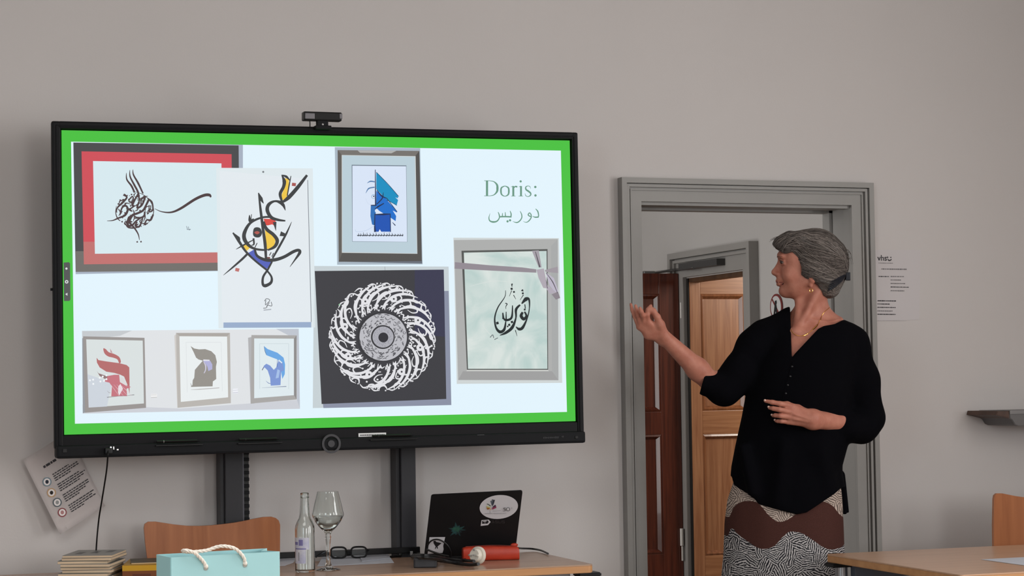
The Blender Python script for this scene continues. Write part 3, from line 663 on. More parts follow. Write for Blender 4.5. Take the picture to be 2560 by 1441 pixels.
s.poly([(510, 520), (610, 525), (610, 545), (505, 545)], (226, 226, 236)); s.stroke([(300, 905), (315, 955)], (3, 12), (150, 147, 144)); s.stroke([(300, 1015), (450, 1008), (770, 985)], (3, 14, 12), (184, 182, 182))
s.poly([(990, 1000), (1075, 995), (1075, 1075), (992, 1080)], (236, 238, 244)); s.stroke([(992, 1028), (1075, 1020)], 8, (206, 210, 218)); s.stroke([(992, 1066), (1075, 1060)], 9, (190, 192, 206))
s.poly([(1240, 165), (1300, 150), (1345, 1240), (1282, 1245)], (176, 176, 178)); s.poly([(1295, 120), (2035, 125), (2035, 1175), (1285, 1242)], (168, 166, 164)); s.poly([(1990, 180), (2035, 125), (2035, 1175), (1992, 1105)], (140, 138, 138)); s.poly([(1340, 175), (1990, 180), (1990, 1105), (1340, 1155)], (222, 233, 237))
for p in ([(1430, 262), (1905, 262)], [(1905, 262), (1905, 1005)], [(1430, 262), (1432, 1000)]): s.stroke(p, 5, (186, 200, 206))
s.poly([(1500, 300), (1560, 350), (1720, 410), (1820, 490), (1845, 600), (1840, 760), (1800, 840), (1780, 720), (1790, 600), (1720, 520), (1640, 490), (1540, 450)], (106, 166, 226))
s.poly([(1475, 690), (1500, 620), (1540, 590), (1600, 620), (1660, 690), (1700, 650), (1740, 530), (1800, 560), (1830, 700), (1780, 720), (1770, 940), (1610, 950), (1600, 820), (1560, 700), (1510, 650)], (124, 150, 210)); s.poly([(1720, 680), (1760, 700), (1740, 820), (1690, 830)], (164, 190, 230))
s.stroke([(1500, 300), (1515, 380), (1540, 445)], (3, 10, 6), (86, 116, 156)); s.stroke([(1720, 520), (1712, 640)], (5, 10), (86, 110, 170)); s.stroke([(1530, 868), (1570, 905), (1610, 915)], (2, 10, 8), (110, 130, 180)); s.poly([(1745, 520), (1800, 570), (1790, 585), (1740, 545)], (222, 234, 242)); s.stroke([(1465, 985), (1660, 972), (1865, 962)], (3, 8, 16), (150, 160, 180)); s.stroke([(1470, 695), (1495, 640)], (16, 6), (110, 110, 130))
s.done(screen, 'slide picture of three framed prints, red, grey and blue')
# slide lettering
TG = (108, 152, 132)
LT1 = (([(262, 212), (262, 578)], 52), ([(195, 213), (345, 213)], 13), ([(195, 578), (345, 578)], 13), ([(335, 215), (430, 238), (500, 310), (512, 395), (500, 475), (430, 552), (335, 577)], (12, 22, 46, 56, 46, 22, 12)),
             ([(692, 338), (612, 380), (596, 460), (615, 545), (692, 586), (770, 545), (786, 460), (770, 380), (692, 338)], (16, 36, 42, 34, 16, 36, 42, 36, 16)), ([(893, 342), (893, 580)], 48), ([(843, 583), (945, 583)], 12), ([(835, 362), (893, 345)], (6, 22)), ([(912, 385), (945, 352), (990, 364)], (10, 34, 36)),
             ([(1078, 342), (1078, 580)], 46), ([(1020, 583), (1126, 583)], 12), ([(1022, 362), (1078, 345)], (6, 22)), ([(1308, 405), (1292, 355), (1242, 338), (1192, 368), (1200, 425), (1250, 462), (1306, 510), (1306, 562), (1248, 594), (1192, 572), (1176, 515)], (5, 14, 14, 28, 36, 42, 36, 28, 14, 16, 5)))
LT2 = (([(1428, 888), (1480, 950), (1500, 1040), (1492, 1088)], (14, 30, 26, 26)), ([(1500, 1084), (1420, 1090), (1352, 1066)], (34, 30, 6)), ([(1320, 1030), (1285, 985), (1250, 1030), (1290, 1068), (1325, 1060)], (26, 22, 28, 26, 20)), ([(1318, 1010), (1322, 1095), (1270, 1175), (1205, 1212), (1125, 1190)], (22, 28, 26, 18, 3)),
             ([(1056, 945), (1092, 1020), (1095, 1105), (1040, 1185), (970, 1218), (878, 1190)], (12, 24, 26, 28, 26, 4)), ([(814, 938), (840, 1010), (836, 1085)], (14, 28, 30)), ([(850, 1082), (700, 1076), (560, 1080)], (34, 34, 34)), ([(698, 968), (706, 1075)], (14, 26)), ([(636, 990), (628, 1078)], (14, 26)), ([(528, 965), (556, 1040), (556, 1110), (500, 1185), (410, 1204), (330, 1176), (308, 1100), (336, 995)], (14, 28, 24, 32, 42, 30, 22, 4)))
for LT, dots, lb in ((LT1, ((1070, 229, 27), (1421, 364, 29), (1425, 567, 29)), 'green serif word'), (LT2, ((755, 1190, 27), (815, 1164, 27)), 'green Arabic word')):
    s = Slide('slide_lettering', B0, Z(1190, 430, 9.6056))
    for p, w in LT: s.stroke(p, w, TG, 8)
    for x, y, r in dots: s.dot(x, y, r, TG, 12)
    s.done(screen, lb)
# small grey tool strip at the left edge of the screen
s = Slide('tool_strip', B0)
s.poly([(159, 657), (172, 656), (175, 659), (176, 750), (173, 753), (160, 753)], (82, 84, 84)); s.dot(166, 672, 3.4, (220, 224, 224), 4, 0.3); s.dot(166.5, 705, 4.4, (220, 224, 224), 14); s.dot(166.5, 705, 2.0, (82, 84, 84), 8); s.poly([(163, 736), (168.5, 732.5), (168.5, 740)], (216, 220, 220))
s.done(screen)
p = sp(133, 724, 0.0); o = MB().box(p.x-0.008, p.x+0.010, 0.0, 0.01, p.z-0.004, p.z+0.004, 0.001).build('side_clip', m_black, tv)

# ------------------------------------------------------------------ mount: two columns, slotted strip, crossbar
mount = empty('display_mount', (0.0, 0.22, 0)); tag(mount, 'black two-column display stand with crossbar against the wall', 'stand')
m_col = mat('column_black', (44, 44, 49), rough=0.5, spec=0.4, bump=0.02, bscale=200); m_colsd = mat('column_side_grey', (92, 92, 100), rough=0.5, metal=0.2)
cy0, cy1 = 0.212, 0.290
for (ua, ub) in ((563, 607), (1003, 1040)):
    xa, xb = aty(ua, 1200, cy0)[0], aty(ub, 1200, cy0)[0]
    adopt(MB().box(xa, xb, cy0, cy1, 0.0, 1.30, 0.003).build('column', m_col), mount)
    adopt(MB().box(xa-0.012, xa+0.001, cy0+0.02, cy1+0.01, 0.0, 1.30, 0.002).build('column_rail', m_grey), mount)
xa, xb = aty(608, 1200, cy0)[0], aty(611.5, 1200, cy0)[0]
adopt(MB().box(xa, xb, cy0+0.01, cy1, 0.0, 1.30, 0.001).build('rail_edge', m_colsd), mount)
xa, xb = aty(612, 1200, cy0)[0], aty(627, 1200, cy0)[0]
adopt(MB().box(xa, xb, cy0+0.03, cy1, 0.0, 1.30, 0.001).build('energy_chain', m_gloss), mount)
zk = 0.70
for k in range(24):
    lk = adopt(MB().box(xa+0.001, xb-0.001, cy0+0.018, cy0+0.03, zk, zk+0.011, 0.001).build('chain_link', m_black), mount); zk += 0.0215
xa, xb = aty(640, 1380, 0.20)[0], aty(1043, 1375, 0.20)[0]; zc = aty(960, 1379, 0.198)[2]
adopt(MB().box(xa-0.25, xb+0.01, 0.198, 0.211, zc-0.010, zc+0.010, 0.002).build('crossbar', m_gloss), mount)
adopt(MB().box(-0.34, 0.38, 0.094, 0.206, 1.30, 1.62, 0.004).build('bracket_plate', m_black), mount)

# ------------------------------------------------------------------ webcam on the display's top edge
wc = empty('webcam', (0, 0, 0)); tag(wc, 'black webcam bar clipped on top edge of the display', 'webcam')
cyw = -0.035
def wb(u0, v0, u1, v1, y0, y1, nm, m, bev=0.002):
    p, q = aty(u0, v1, y0), aty(u1, v0, y0); return adopt(MB().box(p[0], q[0], y0, y1, p[2], q[2], bev).build(nm, m), wc)
wb(760, 281, 855, 300, cyw, cyw+0.035, 'body', m_gloss, 0.004)
m_wgr = mat('webcam_grey_face', (112, 110, 114), rough=0.4, metal=0.3)
wb(763, 283, 787, 297, cyw-0.003, cyw+0.004, 'speaker_face', m_wgr); wb(849, 284, 856.5, 297, cyw-0.003, cyw+0.004, 'end_cap', m_wgr)
wb(794, 299, 821, 321, cyw+0.004, cyw+0.028, 'mount_neck', m_black); wb(790, 314, 829, 322, cyw-0.004, cyw+0.045, 'clip', m_black)
p = aty(807, 311, cyw+0.002); adopt(MB().sphere((p[0], cyw+0.004, p[2]), 0.004, 8).build('screw', m_silver), wc)
p, q = aty(774, 299, cyw+0.01), aty(775, 318, cyw+0.01)
adopt(MB().tube([(p[0], cyw+0.01, p[2]), (p[0]+0.001, cyw+0.01, (p[2]+q[2])/2), (q[0], cyw+0.01, q[2])], 0.0018, 6).build('cable', m_gloss), wc)
wc.location = (0, 0, 0)

# ------------------------------------------------------------------ pens on the tray
for (u0, u1, v, lb) in ((392, 500, 1105.5, 'black stylus pen lying on display tray, leftmost of three'), (598, 698, 1100.5, 'black stylus pen on display tray left of the ring button'), (930, 1033, 1091.5, 'black stylus pen on display tray below the white sticker')):
    a, e = TVM @ sp(u0, v, by-0.005), TVM @ sp(u1, v-(u1-u0)*0.027, by-0.005)
    pen = empty('stylus_pen', a); tag(pen, lb, 'pen', 'stylus pens on the display tray')
    d = (e-a).normalized()
    adopt(MB().tube([a, a+(e-a)*0.93], 0.0042, 8).build('barrel', m_gloss), pen)
    adopt(MB().tube([a+(e-a)*0.93, a+(e-a)*0.985, e], [0.0042, 0.002, 0.0012], 8).build('nib', m_black), pen)
    adopt(MB().tube([a+(e-a)*0.155, a+(e-a)*0.165], 0.0045, 8).build('band', m_silver if u0 == 392 else m_grey), pen)

# black USB cable hanging from the lower bar
P = [TVM @ sp(270, 1128, by-0.022), TVM @ sp(269.5, 1140, by-0.03), TVM @ sp(266, 1180, by-0.01), TVM @ sp(255, 1250, by+0.02), TVM @ sp(247, 1300, by+0.05), TVM @ sp(241, 1365, by+0.06)]
P.append(P[-1]+Vector((0.0, 0.01, -0.055)))
tag(MB().tube(P, 0.0024, 8, sub=6).build('cable', m_gloss, None, True), 'thin black cable hanging from display down behind the stacked booklets', 'cable')
# ------------------------------------------------------------------ presenter's desk
TZ = 0.74
m_lam = mat('desk_laminate', (182, 150, 126), rough=0.26, spec=0.5, rgb2=(170, 138, 116), scale=30, stretch=(0.08, 1, 1), detail=8)
m_edge = mat('beech_edge_band', (206, 152, 102), rough=0.45, rgb2=(192, 138, 90), scale=30, stretch=(0.06, 1, 1))
m_chrome = mat('chrome_leg', (170, 172, 176), rough=0.25, metal=0.9)
m_frame = mat('desk_frame_grey', (64, 66, 72), rough=0.5, metal=0.3)
def desk(name, label, x0, x1, y0, y1, lam, group=None, legs=True, apron=True, rnd=0.02, legdx=0.0, mf=None):
    root = empty(name, ((x0+x1)/2, (y0+y1)/2, 0)); tag(root, label, 'table', group)
    r = rnd; P = []
    for cx_, cy_, a0 in ((x1-r, y0+r, -90), (x1-r, y1-r, 0), (x0+r, y1-r, 90), (x0+r, y0+r, 180)):
        for k in range(5): a = math.radians(a0+k*22.5); P.append((cx_+r*math.cos(a), cy_+r*math.sin(a)))
    top = adopt(MB().prism(P, TZ-0.004, TZ, plane='xy').build('table_top', lam), root)
    Q = [(x+(0.0004 if x > (x0+x1)/2 else -0.0004), y+(0.0004 if y > (y0+y1)/2 else -0.0004)) for x, y in P]
    adopt(MB().prism(Q, TZ-0.026, TZ-0.0025, 0.002, plane='xy').build('edge_band', m_edge), root)
    if apron:
        adopt(MB().box(x0+0.06, x1-0.06, y0+0.05, y0+0.08, TZ-0.075, TZ-0.027, 0.002).build('apron', mf or m_frame), root)
        adopt(MB().box(x0+0.06, x1-0.06, y1-0.08, y1-0.05, TZ-0.075, TZ-0.027, 0.002).build('apron', mf or m_frame), root)
    for sx, sy in ((x0+0.035, y0+0.035), (x1-0.035+legdx, y0+0.035), (x0+0.035, y1-0.035), (x1-0.035+legdx, y1-0.035)):
        lg = adopt(MB().tube([(sx, sy, 0.0), (sx, sy, TZ-0.036)], 0.021, 16).build('leg', m_chrome, None, True), root)
        adopt(MB().prism([(sx-0.045, sy-0.03), (sx+0.026, sy-0.03), (sx+0.026, sy+0.03), (sx-0.045, sy+0.03)], TZ-0.040, TZ-0.026, 0.003, plane='xy').build('leg_bracket', m_gloss), root)
    return root
desk('desk', 'long beech-edged desk under the display holding laptop, bottle and booklets', -1.45, 0.742, -0.388, 0.145, m_lam, legdx=0.035, mf=mat('desk_frame_light', (168, 168, 172), rough=0.5))
m_lam2 = mat('table_laminate', (206, 166, 136), rough=0.28, spec=0.5, rgb2=(196, 156, 126), scale=30, stretch=(0.08, 1, 1), detail=8)
desk('table', 'beech table with grey frame in front of the standing person at right', 1.545, 3.15, -1.20, -0.40, m_lam2, rnd=0.012, mf=mat('desk_frame_blue_grey', (104, 112, 126), rough=0.5))
desk('table', 'beech table near the viewer carrying the turquoise gift bag', -1.20, 0.10, -3.15, -2.45, m_lam2, rnd=0.012)

# ------------------------------------------------------------------ plywood chairs
m_ply = mat('chair_plywood', (176, 112, 72), rough=0.42, spec=0.45, rgb2=(154, 94, 58), scale=34, stretch=(1, 1, 0.07), detail=9, distort=0.8, ramp=(0.3, 0.75), coat=0.1)
m_ply2 = mat('chair_plywood_edge', (150, 96, 62), rough=0.5)
def chair(label, outline, yb, bend, sign, zseat=0.455):
    """plywood back cut to outline (x,z), bent round a vertical axis; seat in front; steel tube legs"""
    xs = [p[0] for p in outline]; xc = (min(xs)+max(xs))/2; hw = (max(xs)-min(xs))/2
    root = empty('wooden_chair', (xc, yb-0.2, 0)); tag(root, label, 'chair')
    bm = bmesh.new(); f = bm.faces.new([bm.verts.new((x, 0, z)) for x, z in outline])
    for k in range(1, 12):
        xx = min(xs)+(max(xs)-min(xs))*k/12
        bmesh.ops.bisect_plane(bm, geom=bm.verts[:]+bm.edges[:]+bm.faces[:], plane_co=(xx, 0, 0), plane_no=(1, 0, 0))
    ex = bmesh.ops.extrude_face_region(bm, geom=bm.faces[:])
    for v in ex['geom']:
        if isinstance(v, bmesh.types.BMVert): v.co.y += 0.011
    bmesh.ops.recalc_face_normals(bm, faces=bm.faces)
    for v in bm.verts: v.co.y += yb+bend*(1-((v.co.x-xc)/hw)**2)*sign-0.16*0
    me = bpy.data.meshes.new('backrest'); bm.to_mesh(me); bm.free()
    o = link_mesh('backrest', me, m_ply); me.polygons.foreach_set('use_smooth', np.ones(len(me.polygons), dtype=bool)); me.set_sharp_from_angle(angle=math.radians(40)); adopt(o, root)
    P = []
    for cx_, cy_, a0 in ((xc+hw-0.06, yb-0.40, -90), (xc+hw-0.05, yb-0.05, 0), (xc-hw+0.05, yb-0.05, 90), (xc-hw+0.06, yb-0.40, 180)):
        for k in range(5): a = math.radians(a0+k*22.5); P.append((cx_+0.05*math.cos(a), cy_+0.05*math.sin(a)))
    adopt(MB().prism(P, zseat-0.011, zseat, 0.003, plane='xy').build('seat', m_ply), root)
    for sx in (-1, 1):
        x = xc+sx*(hw-0.05)
        adopt(MB().tube([(x, yb+0.012+0.006, 0.80), (x, yb+0.016, 0.60), (x, yb+0.005, zseat-0.02), (x, yb-0.10, zseat-0.022)], 0.009, 10, sub=4).build('back_upright', m_chrome, None, True), root)
        adopt(MB().tube([(x, yb-0.02, zseat-0.022), (x+sx*0.02, yb+0.02, 0.0)], 0.0105, 10).build('leg', m_chrome, None, True), root)
        adopt(MB().tube([(x, yb-0.40, zseat-0.022), (x+sx*0.02, yb-0.43, 0.0)], 0.0105, 10).build('leg', m_chrome, None, True), root)
        adopt(MB().tube([(x, yb-0.42, zseat-0.021), (x, yb, zseat-0.021)], 0.0095, 10).build('seat_rail', m_chrome, None, True), root)
    return root
yb = 0.152
o1 = [(368, 1393), (363, 1356), (360, 1321), (362, 1311), (371, 1305.5), (391, 1305.5), (438, 1313), (470, 1316.5), (501, 1317), (530, 1315.5), (555, 1313), (590, 1308.5), (618, 1303), (640, 1298), (660, 1294), (680, 1293), (690, 1296), (697, 1302), (700.5, 1313), (700, 1380)]
O1 = [(aty(u, v, yb)[0], aty(u, v, yb)[2]) for u, v in o1]
O1 = [(O1[0][0]+0.012, 0.66)]+O1+[(O1[-1][0]-0.010, 0.66)]
chair('plywood chair with dipped curved back behind the desk, turquoise bag before it', O1, yb, 0.022, 1)
yb2 = -0.17
xL = aty(2485, 1330, yb2)[0]; W0 = O1[-2][0]-O1[1][0]
zsh = aty(2510, 1234, yb2)[2]-aty(371, 1305.5, yb)[2]
O2 = [(xL+0.004+(x-O1[3][0]), z+zsh) for x, z in O1]
O2[0] = (xL-0.003, 0.66); O2[1] = (xL-0.001, O2[1][1]); O2[2] = (xL+0.002, O2[2][1]); O2[3] = (xL+0.0045, O2[3][1]); O2[4] = (xL+0.008, O2[4][1])
n_l = len(COL.objects); chair('plywood chair behind the beech table at the right edge', O2, yb2, 0.022, 1)

# ------------------------------------------------------------------ booklets, yellow book, leaflet
m_page = mat('cream_page_edges', (224, 202, 174), rough=0.8, rgb2=(206, 182, 152), scale=80, stretch=(0.05, 0.05, 6), detail=4)
m_cov = [mat('booklet_cover_%d' % i, c, rough=0.45) for i, c in enumerate(((150, 150, 146), (120, 128, 124), (176, 170, 158), (96, 98, 96)))]
random.seed(12)
bx, by_ = atz(213, 1450, TZ)[0], atz(213, 1450, TZ)[1]
zc = TZ; NB = 8
which = ['lowest', 'second from the bottom', 'third from the bottom', 'fourth from the bottom', 'fourth from the top', 'third from the top', 'second from the top', 'topmost']
for i in range(NB):
    t = 0.0092 if i < NB-1 else 0.0075
    rz = math.radians(-20+random.uniform(-2.2, 2.2))
    root = empty('booklet', (bx+random.uniform(-0.008, 0.008), by_+random.uniform(-0.004, 0.006), zc), (0, 0, rz))
    tag(root, 'thin cream booklet, %s in the stack at the left of the desk' % which[i] if i < NB-1 else 'topmost booklet with grey patterned cover on the stack at the left', 'booklet', 'stacked booklets on the desk')
    w, d = 0.150, 0.205
    MB().box(-w/2+0.001, w/2-0.002, 0.001, d-0.002, 0.0008, t-0.0012, 0.0006).build('pages', m_page, root)
    MB().box(-w/2, w/2, 0.0, d, 0.0, 0.0005).build('back_cover', m_cov[(i+1) % 4], root)
    fc = MB().box(-w/2, w/2, 0.0, d, t-0.0008, t-0.0003).build('front_cover', m_cov[i % 4] if i < NB-1 else m_cov[0], root)
    if i == NB-1:
        b = MB()
        for k in range(3):
            x = -0.05+0.04*k; b.box(x, x+0.02, 0.05+0.03*k, 0.12+0.03*k, t-0.0003, t-0.0001)
        b.build('cover_print', m_cov[3], fc)
    zc += t
m_yel = mat('yellow_cover', (196, 150, 24), rough=0.4); m_brn = mat('brown_spine', (118, 62, 20), rough=0.45); m_brd = mat('brown_spine_dark', (92, 40, 18), rough=0.45)
p = atz(352, 1446, TZ)
root = empty('book', (p[0]+0.034, p[1], TZ), (0, 0, math.radians(-14))); tag(root, 'thick yellow and brown book lying between booklets and turquoise bag', 'book')
MB().box(-0.088, 0.12, 0.003, 0.22, 0.002, 0.036, 0.001).build('pages', m_page, root)
MB().box(-0.088, 0.123, 0.0, 0.223, 0.036, 0.038, 0.0006).build('front_cover', m_yel, root); MB().box(-0.088, 0.123, 0.0, 0.223, 0.0, 0.002, 0.0006).build('back_cover', m_yel, root)
sp_ = MB().box(-0.088, 0.123, -0.0025, 0.001, 0.0, 0.038, 0.0008).build('spine', m_brn, root)
MB().box(-0.088, 0.123, -0.0030, -0.0024, 0.021, 0.0375).build('spine_band', m_yel, sp_); MB().box(-0.058, -0.004, -0.0030, -0.0024, 0.002, 0.012).build('spine_patch', m_brd, sp_)
m_olv = mat('olive_leaflet', (92, 84, 58), rough=0.5, rgb2=(60, 58, 48), scale=20)
root = empty('leaflet', (p[0]+0.03, p[1]+0.05, TZ+0.038), (0, 0, math.radians(-8))); tag(root, 'dark olive leaflet lying on the yellow book', 'leaflet')
MB().box(-0.05, 0.06, 0.0, 0.14, 0.0, 0.003, 0.0008).build('sheets', m_page, root); MB().box(-0.052, 0.062, -0.002, 0.142, 0.003, 0.0042, 0.0004).build('cover', m_olv, root)

# ------------------------------------------------------------------ turquoise gift bag
m_bag = mat('turquoise_paper', (160, 208, 212), rough=0.5, spec=0.4, bump=0.02, bscale=30); m_rope = mat('white_cord', (232, 226, 216), rough=0.8)
zt = 1.0163
FL, FR, BR_, BL2 = [Vector(atz(u, v, zt)) for u, v in ((427.4, 1394.7), (698, 1379.5), (666, 1371.7), (392.6, 1387))]
root = empty('gift_bag', (FL+FR+BR_+BL2)/4); root.location.z = TZ; tag(root, 'pale turquoise paper gift bag with white rope handle, near the viewer', 'bag')
dn = Vector((0, 0, TZ-zt))
mid = lambda a, b, t: a*(1-t)+b*t
def sheet(pts, name, m=None, th=0.0012):
    """thin solid sheet from a polygon of world points"""
    b = MB(); n = (Vector(pts[1])-Vector(pts[0])).cross(Vector(pts[2])-Vector(pts[0])).normalized()
    A = [b.bm.verts.new(Vector(p)) for p in pts]; B = [b.bm.verts.new(Vector(p)+n*th) for p in pts]
    b.bm.faces.new(A); b.bm.faces.new(B[::-1])
    for i in range(len(pts)): b.bm.faces.new((A[i], B[i], B[(i+1) % len(pts)], A[(i+1) % len(pts)]))
    return b.build(name, m or m_bag, None, False, True)
adopt(sheet([FL+dn, FR+dn, FR, FL], 'front_panel'), root); adopt(sheet([BL2+dn, BR_+dn, BR_, BL2], 'back_panel'), root)
adopt(sheet([BL2+dn, FL+dn, FL, BL2], 'side_gusset'), root)
gi = mid(FR, BR_, 0.5)+(FL-FR).normalized()*0.022
adopt(sheet([FR+dn, gi+dn, gi, FR], 'side_gusset'), root); adopt(sheet([gi+dn, BR_+dn, BR_, gi], 'side_gusset'), root)
adopt(sheet([FL+dn, FR+dn, BR_+dn, BL2+dn], 'bottom_panel'), root)
nf = (FR-FL).cross(Vector((0, 0, 1))).normalized()
if nf.y > 0: nf = -nf
xd = (FR-FL).normalized(); w_ = (FR-FL).length
def onbag(u, v, off=0.0):
    d = Vector(ray(u, v)); q = Vector(CAM_POS); return q+d*((FL+nf*off-q).dot(nf)/d.dot(nf))
zz7 = lambda x, y: (370+x/7.314, 1340+y/7.314)
path = [(1058, 562), (1015, 480), (930, 385), (840, 312), (740, 278), (660, 268), (640, 290), (760, 300), (900, 292), (1080, 268), (1250, 210), (1380, 192), (1550, 222), (1660, 290), (1750, 400), (1772, 505)]
offs = [0.001, 0.003, 0.006, 0.010, 0.013, 0.010, 0.003, -0.002, -0.003, -0.002, 0.000, 0.004, 0.005, 0.004, 0.004, 0.001]
C = [onbag(*zz7(x, y), o) for (x, y), o in zip(path, offs)]
Cc, _ = cr_path(C, [1]*len(C), 10)
b = MB(); N = len(Cc); S = 0.0
for strand in range(3):
    pts = []; s_ = 0.0
    for i, q in enumerate(Cc):
        t = (Cc[min(i+1, N-1)]-Cc[max(i-1, 0)]).normalized(); s_ += (q-Cc[i-1]).length if i else 0
        a = t.cross(nf).normalized(); c2 = t.cross(a).normalized(); ph = s_/0.011*2*math.pi/2+strand*2*math.pi/3
        pts.append(q+(a*math.cos(ph)+c2*math.sin(ph))*0.0016)
    b.tube(pts, 0.0017, 7)
adopt(b.build('rope_handle', m_rope, None, True), root)
m_eye = mat('eyelet', (150, 156, 150), rough=0.4, metal=0.4)
for i in (0, -1):
    q = C[i]; adopt(MB().sphere(q, 0.0042, 12).build('knot', m_rope if i else m_rope, None, True), root)
    adopt(MB().tube([q-nf*0.002-Vector((0, 0, 0.003)), q+nf*0.001-Vector((0, 0, 0.003))], 0.0042, 14).build('eyelet', m_eye), root)

# ------------------------------------------------------------------ bottle and stemmed glass
m_gl = mat('clear_glass', (246, 250, 248), rough=0.0, trans=1.0, ior=1.46, spec=0.5)
m_wat = mat('water', (250, 252, 252), rough=0.0, trans=1.0, ior=1.33)
pb = atz(763, 1431.5, TZ); pb.z += 0.0006; k = 1/812.0
root = empty('glass_bottle', pb); tag(root, 'small clear glass water bottle with pale label on the desk', 'bottle')
prof = [(0.0, 0.003), (0.020, 0.002), (0.0275, 0.0), (0.0302, 0.004), (0.0302, 0.132), (0.0285, 0.142), (0.0235, 0.154), (0.0180, 0.164), (0.0155, 0.178), (0.0140, 0.200), (0.0128, 0.222), (0.0126, 0.2245), (0.0138, 0.226), (0.0138, 0.233), (0.0128, 0.239), (0.0120, 0.240),
        (0.0095, 0.239), (0.0092, 0.226), (0.0100, 0.205), (0.0118, 0.178), (0.0150, 0.164), (0.0205, 0.153), (0.0258, 0.140), (0.0272, 0.131), (0.0272, 0.010), (0.024, 0.007), (0.0, 0.009)]
MB().lathe(prof, 40).build('bottle_body', m_gl, root, True, True)
m_lab = mat('bottle_label', (206, 206, 214), rough=0.6, rgb2=(176, 178, 204), scale=30); m_lab2 = mat('label_violet', (120, 116, 168), rough=0.6)
vd = math.atan2(CAM_POS[1]-pb[1], CAM_POS[0]-pb[0])
def band(r, a0, a1, z0, z1, n=14):
    b = MB(); a0, a1 = vd+math.radians(a0), vd+math.radians(a1)
    for i in range(n):
        p, q = a0+(a1-a0)*i/n, a0+(a1-a0)*(i+1)/n
        b.ngon([(r*math.cos(p), r*math.sin(p), z0), (r*math.cos(q), r*math.sin(q), z0), (r*math.cos(q), r*math.sin(q), z1), (r*math.cos(p), r*math.sin(p), z1)])
    return b
lab = band(0.03045, -76, 24, 0.070, 0.106).build('label', m_lab, root); lo = band(0.03045, -72, 4, 0.028, 0.070).build('label', m_lab, root)
band(0.0306, -74, -44, 0.084, 0.093).build('label_print', m_lab2, lab); band(0.0306, -38, -12, 0.082, 0.100).build('label_print', m_lab2, lab); band(0.0306, -68, 6, 0.0705, 0.0740).build('label_print', m_lab2, lab)
band(0.0306, -42, -34, 0.036, 0.062).build('label_print', mat('label_grey', (150, 150, 156), rough=0.6), lo)
pg = atz(821, 1426, TZ); pg.z += 0.0006
root = empty('stemmed_glass', pg); tag(root, 'stemmed tulip drinking glass half filled with water beside the bottle', 'glass')
hz_ = lambda v: (1426-v)/806.0
prof = [(0.0, 0.0), (0.036, 0.0), (0.0375, 0.0015), (0.030, 0.004), (0.012, 0.010), (0.0075, 0.020), (0.0062, 0.040), (0.0068, 0.078), (0.0088, 0.092), (0.0098, 0.100), (0.0082, 0.108), (0.012, 0.117), (0.026, 0.130), (0.040, 0.148), (0.0488, 0.166), (0.0492, 0.171), (0.0462, 0.182), (0.0425, 0.200), (0.0370, 0.222), (0.0332, 0.235), (0.0328, 0.240),
        (0.0318, 0.2402), (0.0322, 0.234), (0.0358, 0.222), (0.0413, 0.200), (0.0450, 0.182), (0.0478, 0.171), (0.0474, 0.1665), (0.0388, 0.1495), (0.0248, 0.1325), (0.010, 0.1215), (0.0, 0.120)]
MB().lathe(prof, 48).build('glass_body', m_gl, root, True, True)
wp = [(0.0, 0.1203), (0.0101, 0.1217), (0.0249, 0.1327), (0.0389, 0.1497), (0.0460, 0.1625), (0.0460, 0.1632), (0.0, 0.1632)]
MB().lathe(wp, 48).build('water', m_wat, root, True, True)

# ------------------------------------------------------------------ papers and eyeglasses
m_paper = mat('white_paper', (204, 208, 218), rough=0.7); m_paper2 = mat('grey_paper', (186, 190, 200), rough=0.7); m_txt = mat('print_ink', (70, 72, 78), rough=0.8)
def desk_sheet(name, label, pts, z, m, cat='paper', th=0.0009, group=None):
    if pts is None:      # whole sheet lying at an angle
        a = Vector(atz(2453, 1400, z)); d1 = (Vector(atz(2552, 1413.5, z))-a).normalized(); d2 = Vector((-d1.y, d1.x, 0)); P = [a, a+d1*0.297, a+d1*0.297+d2*0.21, a+d2*0.21]
    else: P = [atz(u, v, z) for u, v in pts]
    c = sum((Vector(p) for p in P), Vector())/len(P)
    b = MB(); b.prism([(p[0]-c.x, p[1]-c.y) for p in P], 0, th, plane='xy'); o = b.build(name, m); o.location = (c.x, c.y, z); tag(o, label, cat, group); return o
desk_sheet('paper_sheet', 'white sheets under the black eyeglasses behind the stemmed glass', [(808, 1391), (968.6, 1385), (985, 1408), (793, 1417)], TZ+0.0008, m_paper)
desk_sheet('paper_sheet', 'upper folded sheet sticking out beside the eyeglasses', [(898, 1389.5), (962, 1384), (973, 1397), (905, 1405)], TZ+0.0026, m_paper2, th=0.0012)
desk_sheet('paper_sheet', 'white sheet peeping out between gift bag and bottle', [(640, 1394), (741, 1391), (733, 1408), (712, 1415), (640, 1419)], TZ+0.0008, m_paper)
m_acet = mat('black_acetate', (14, 14, 16), rough=0.25); m_lens = mat('lens_glass', (205, 210, 212), rough=0.05, trans=0.9, ior=1.3)
pe = atz(872, 1396, TZ+0.0045)
root = empty('eyeglasses', (pe[0], pe[1], TZ+0.0040), (0, 0, math.radians(-14))); tag(root, 'black-rimmed eyeglasses lying on white sheets beside stemmed glass', 'eyeglasses')
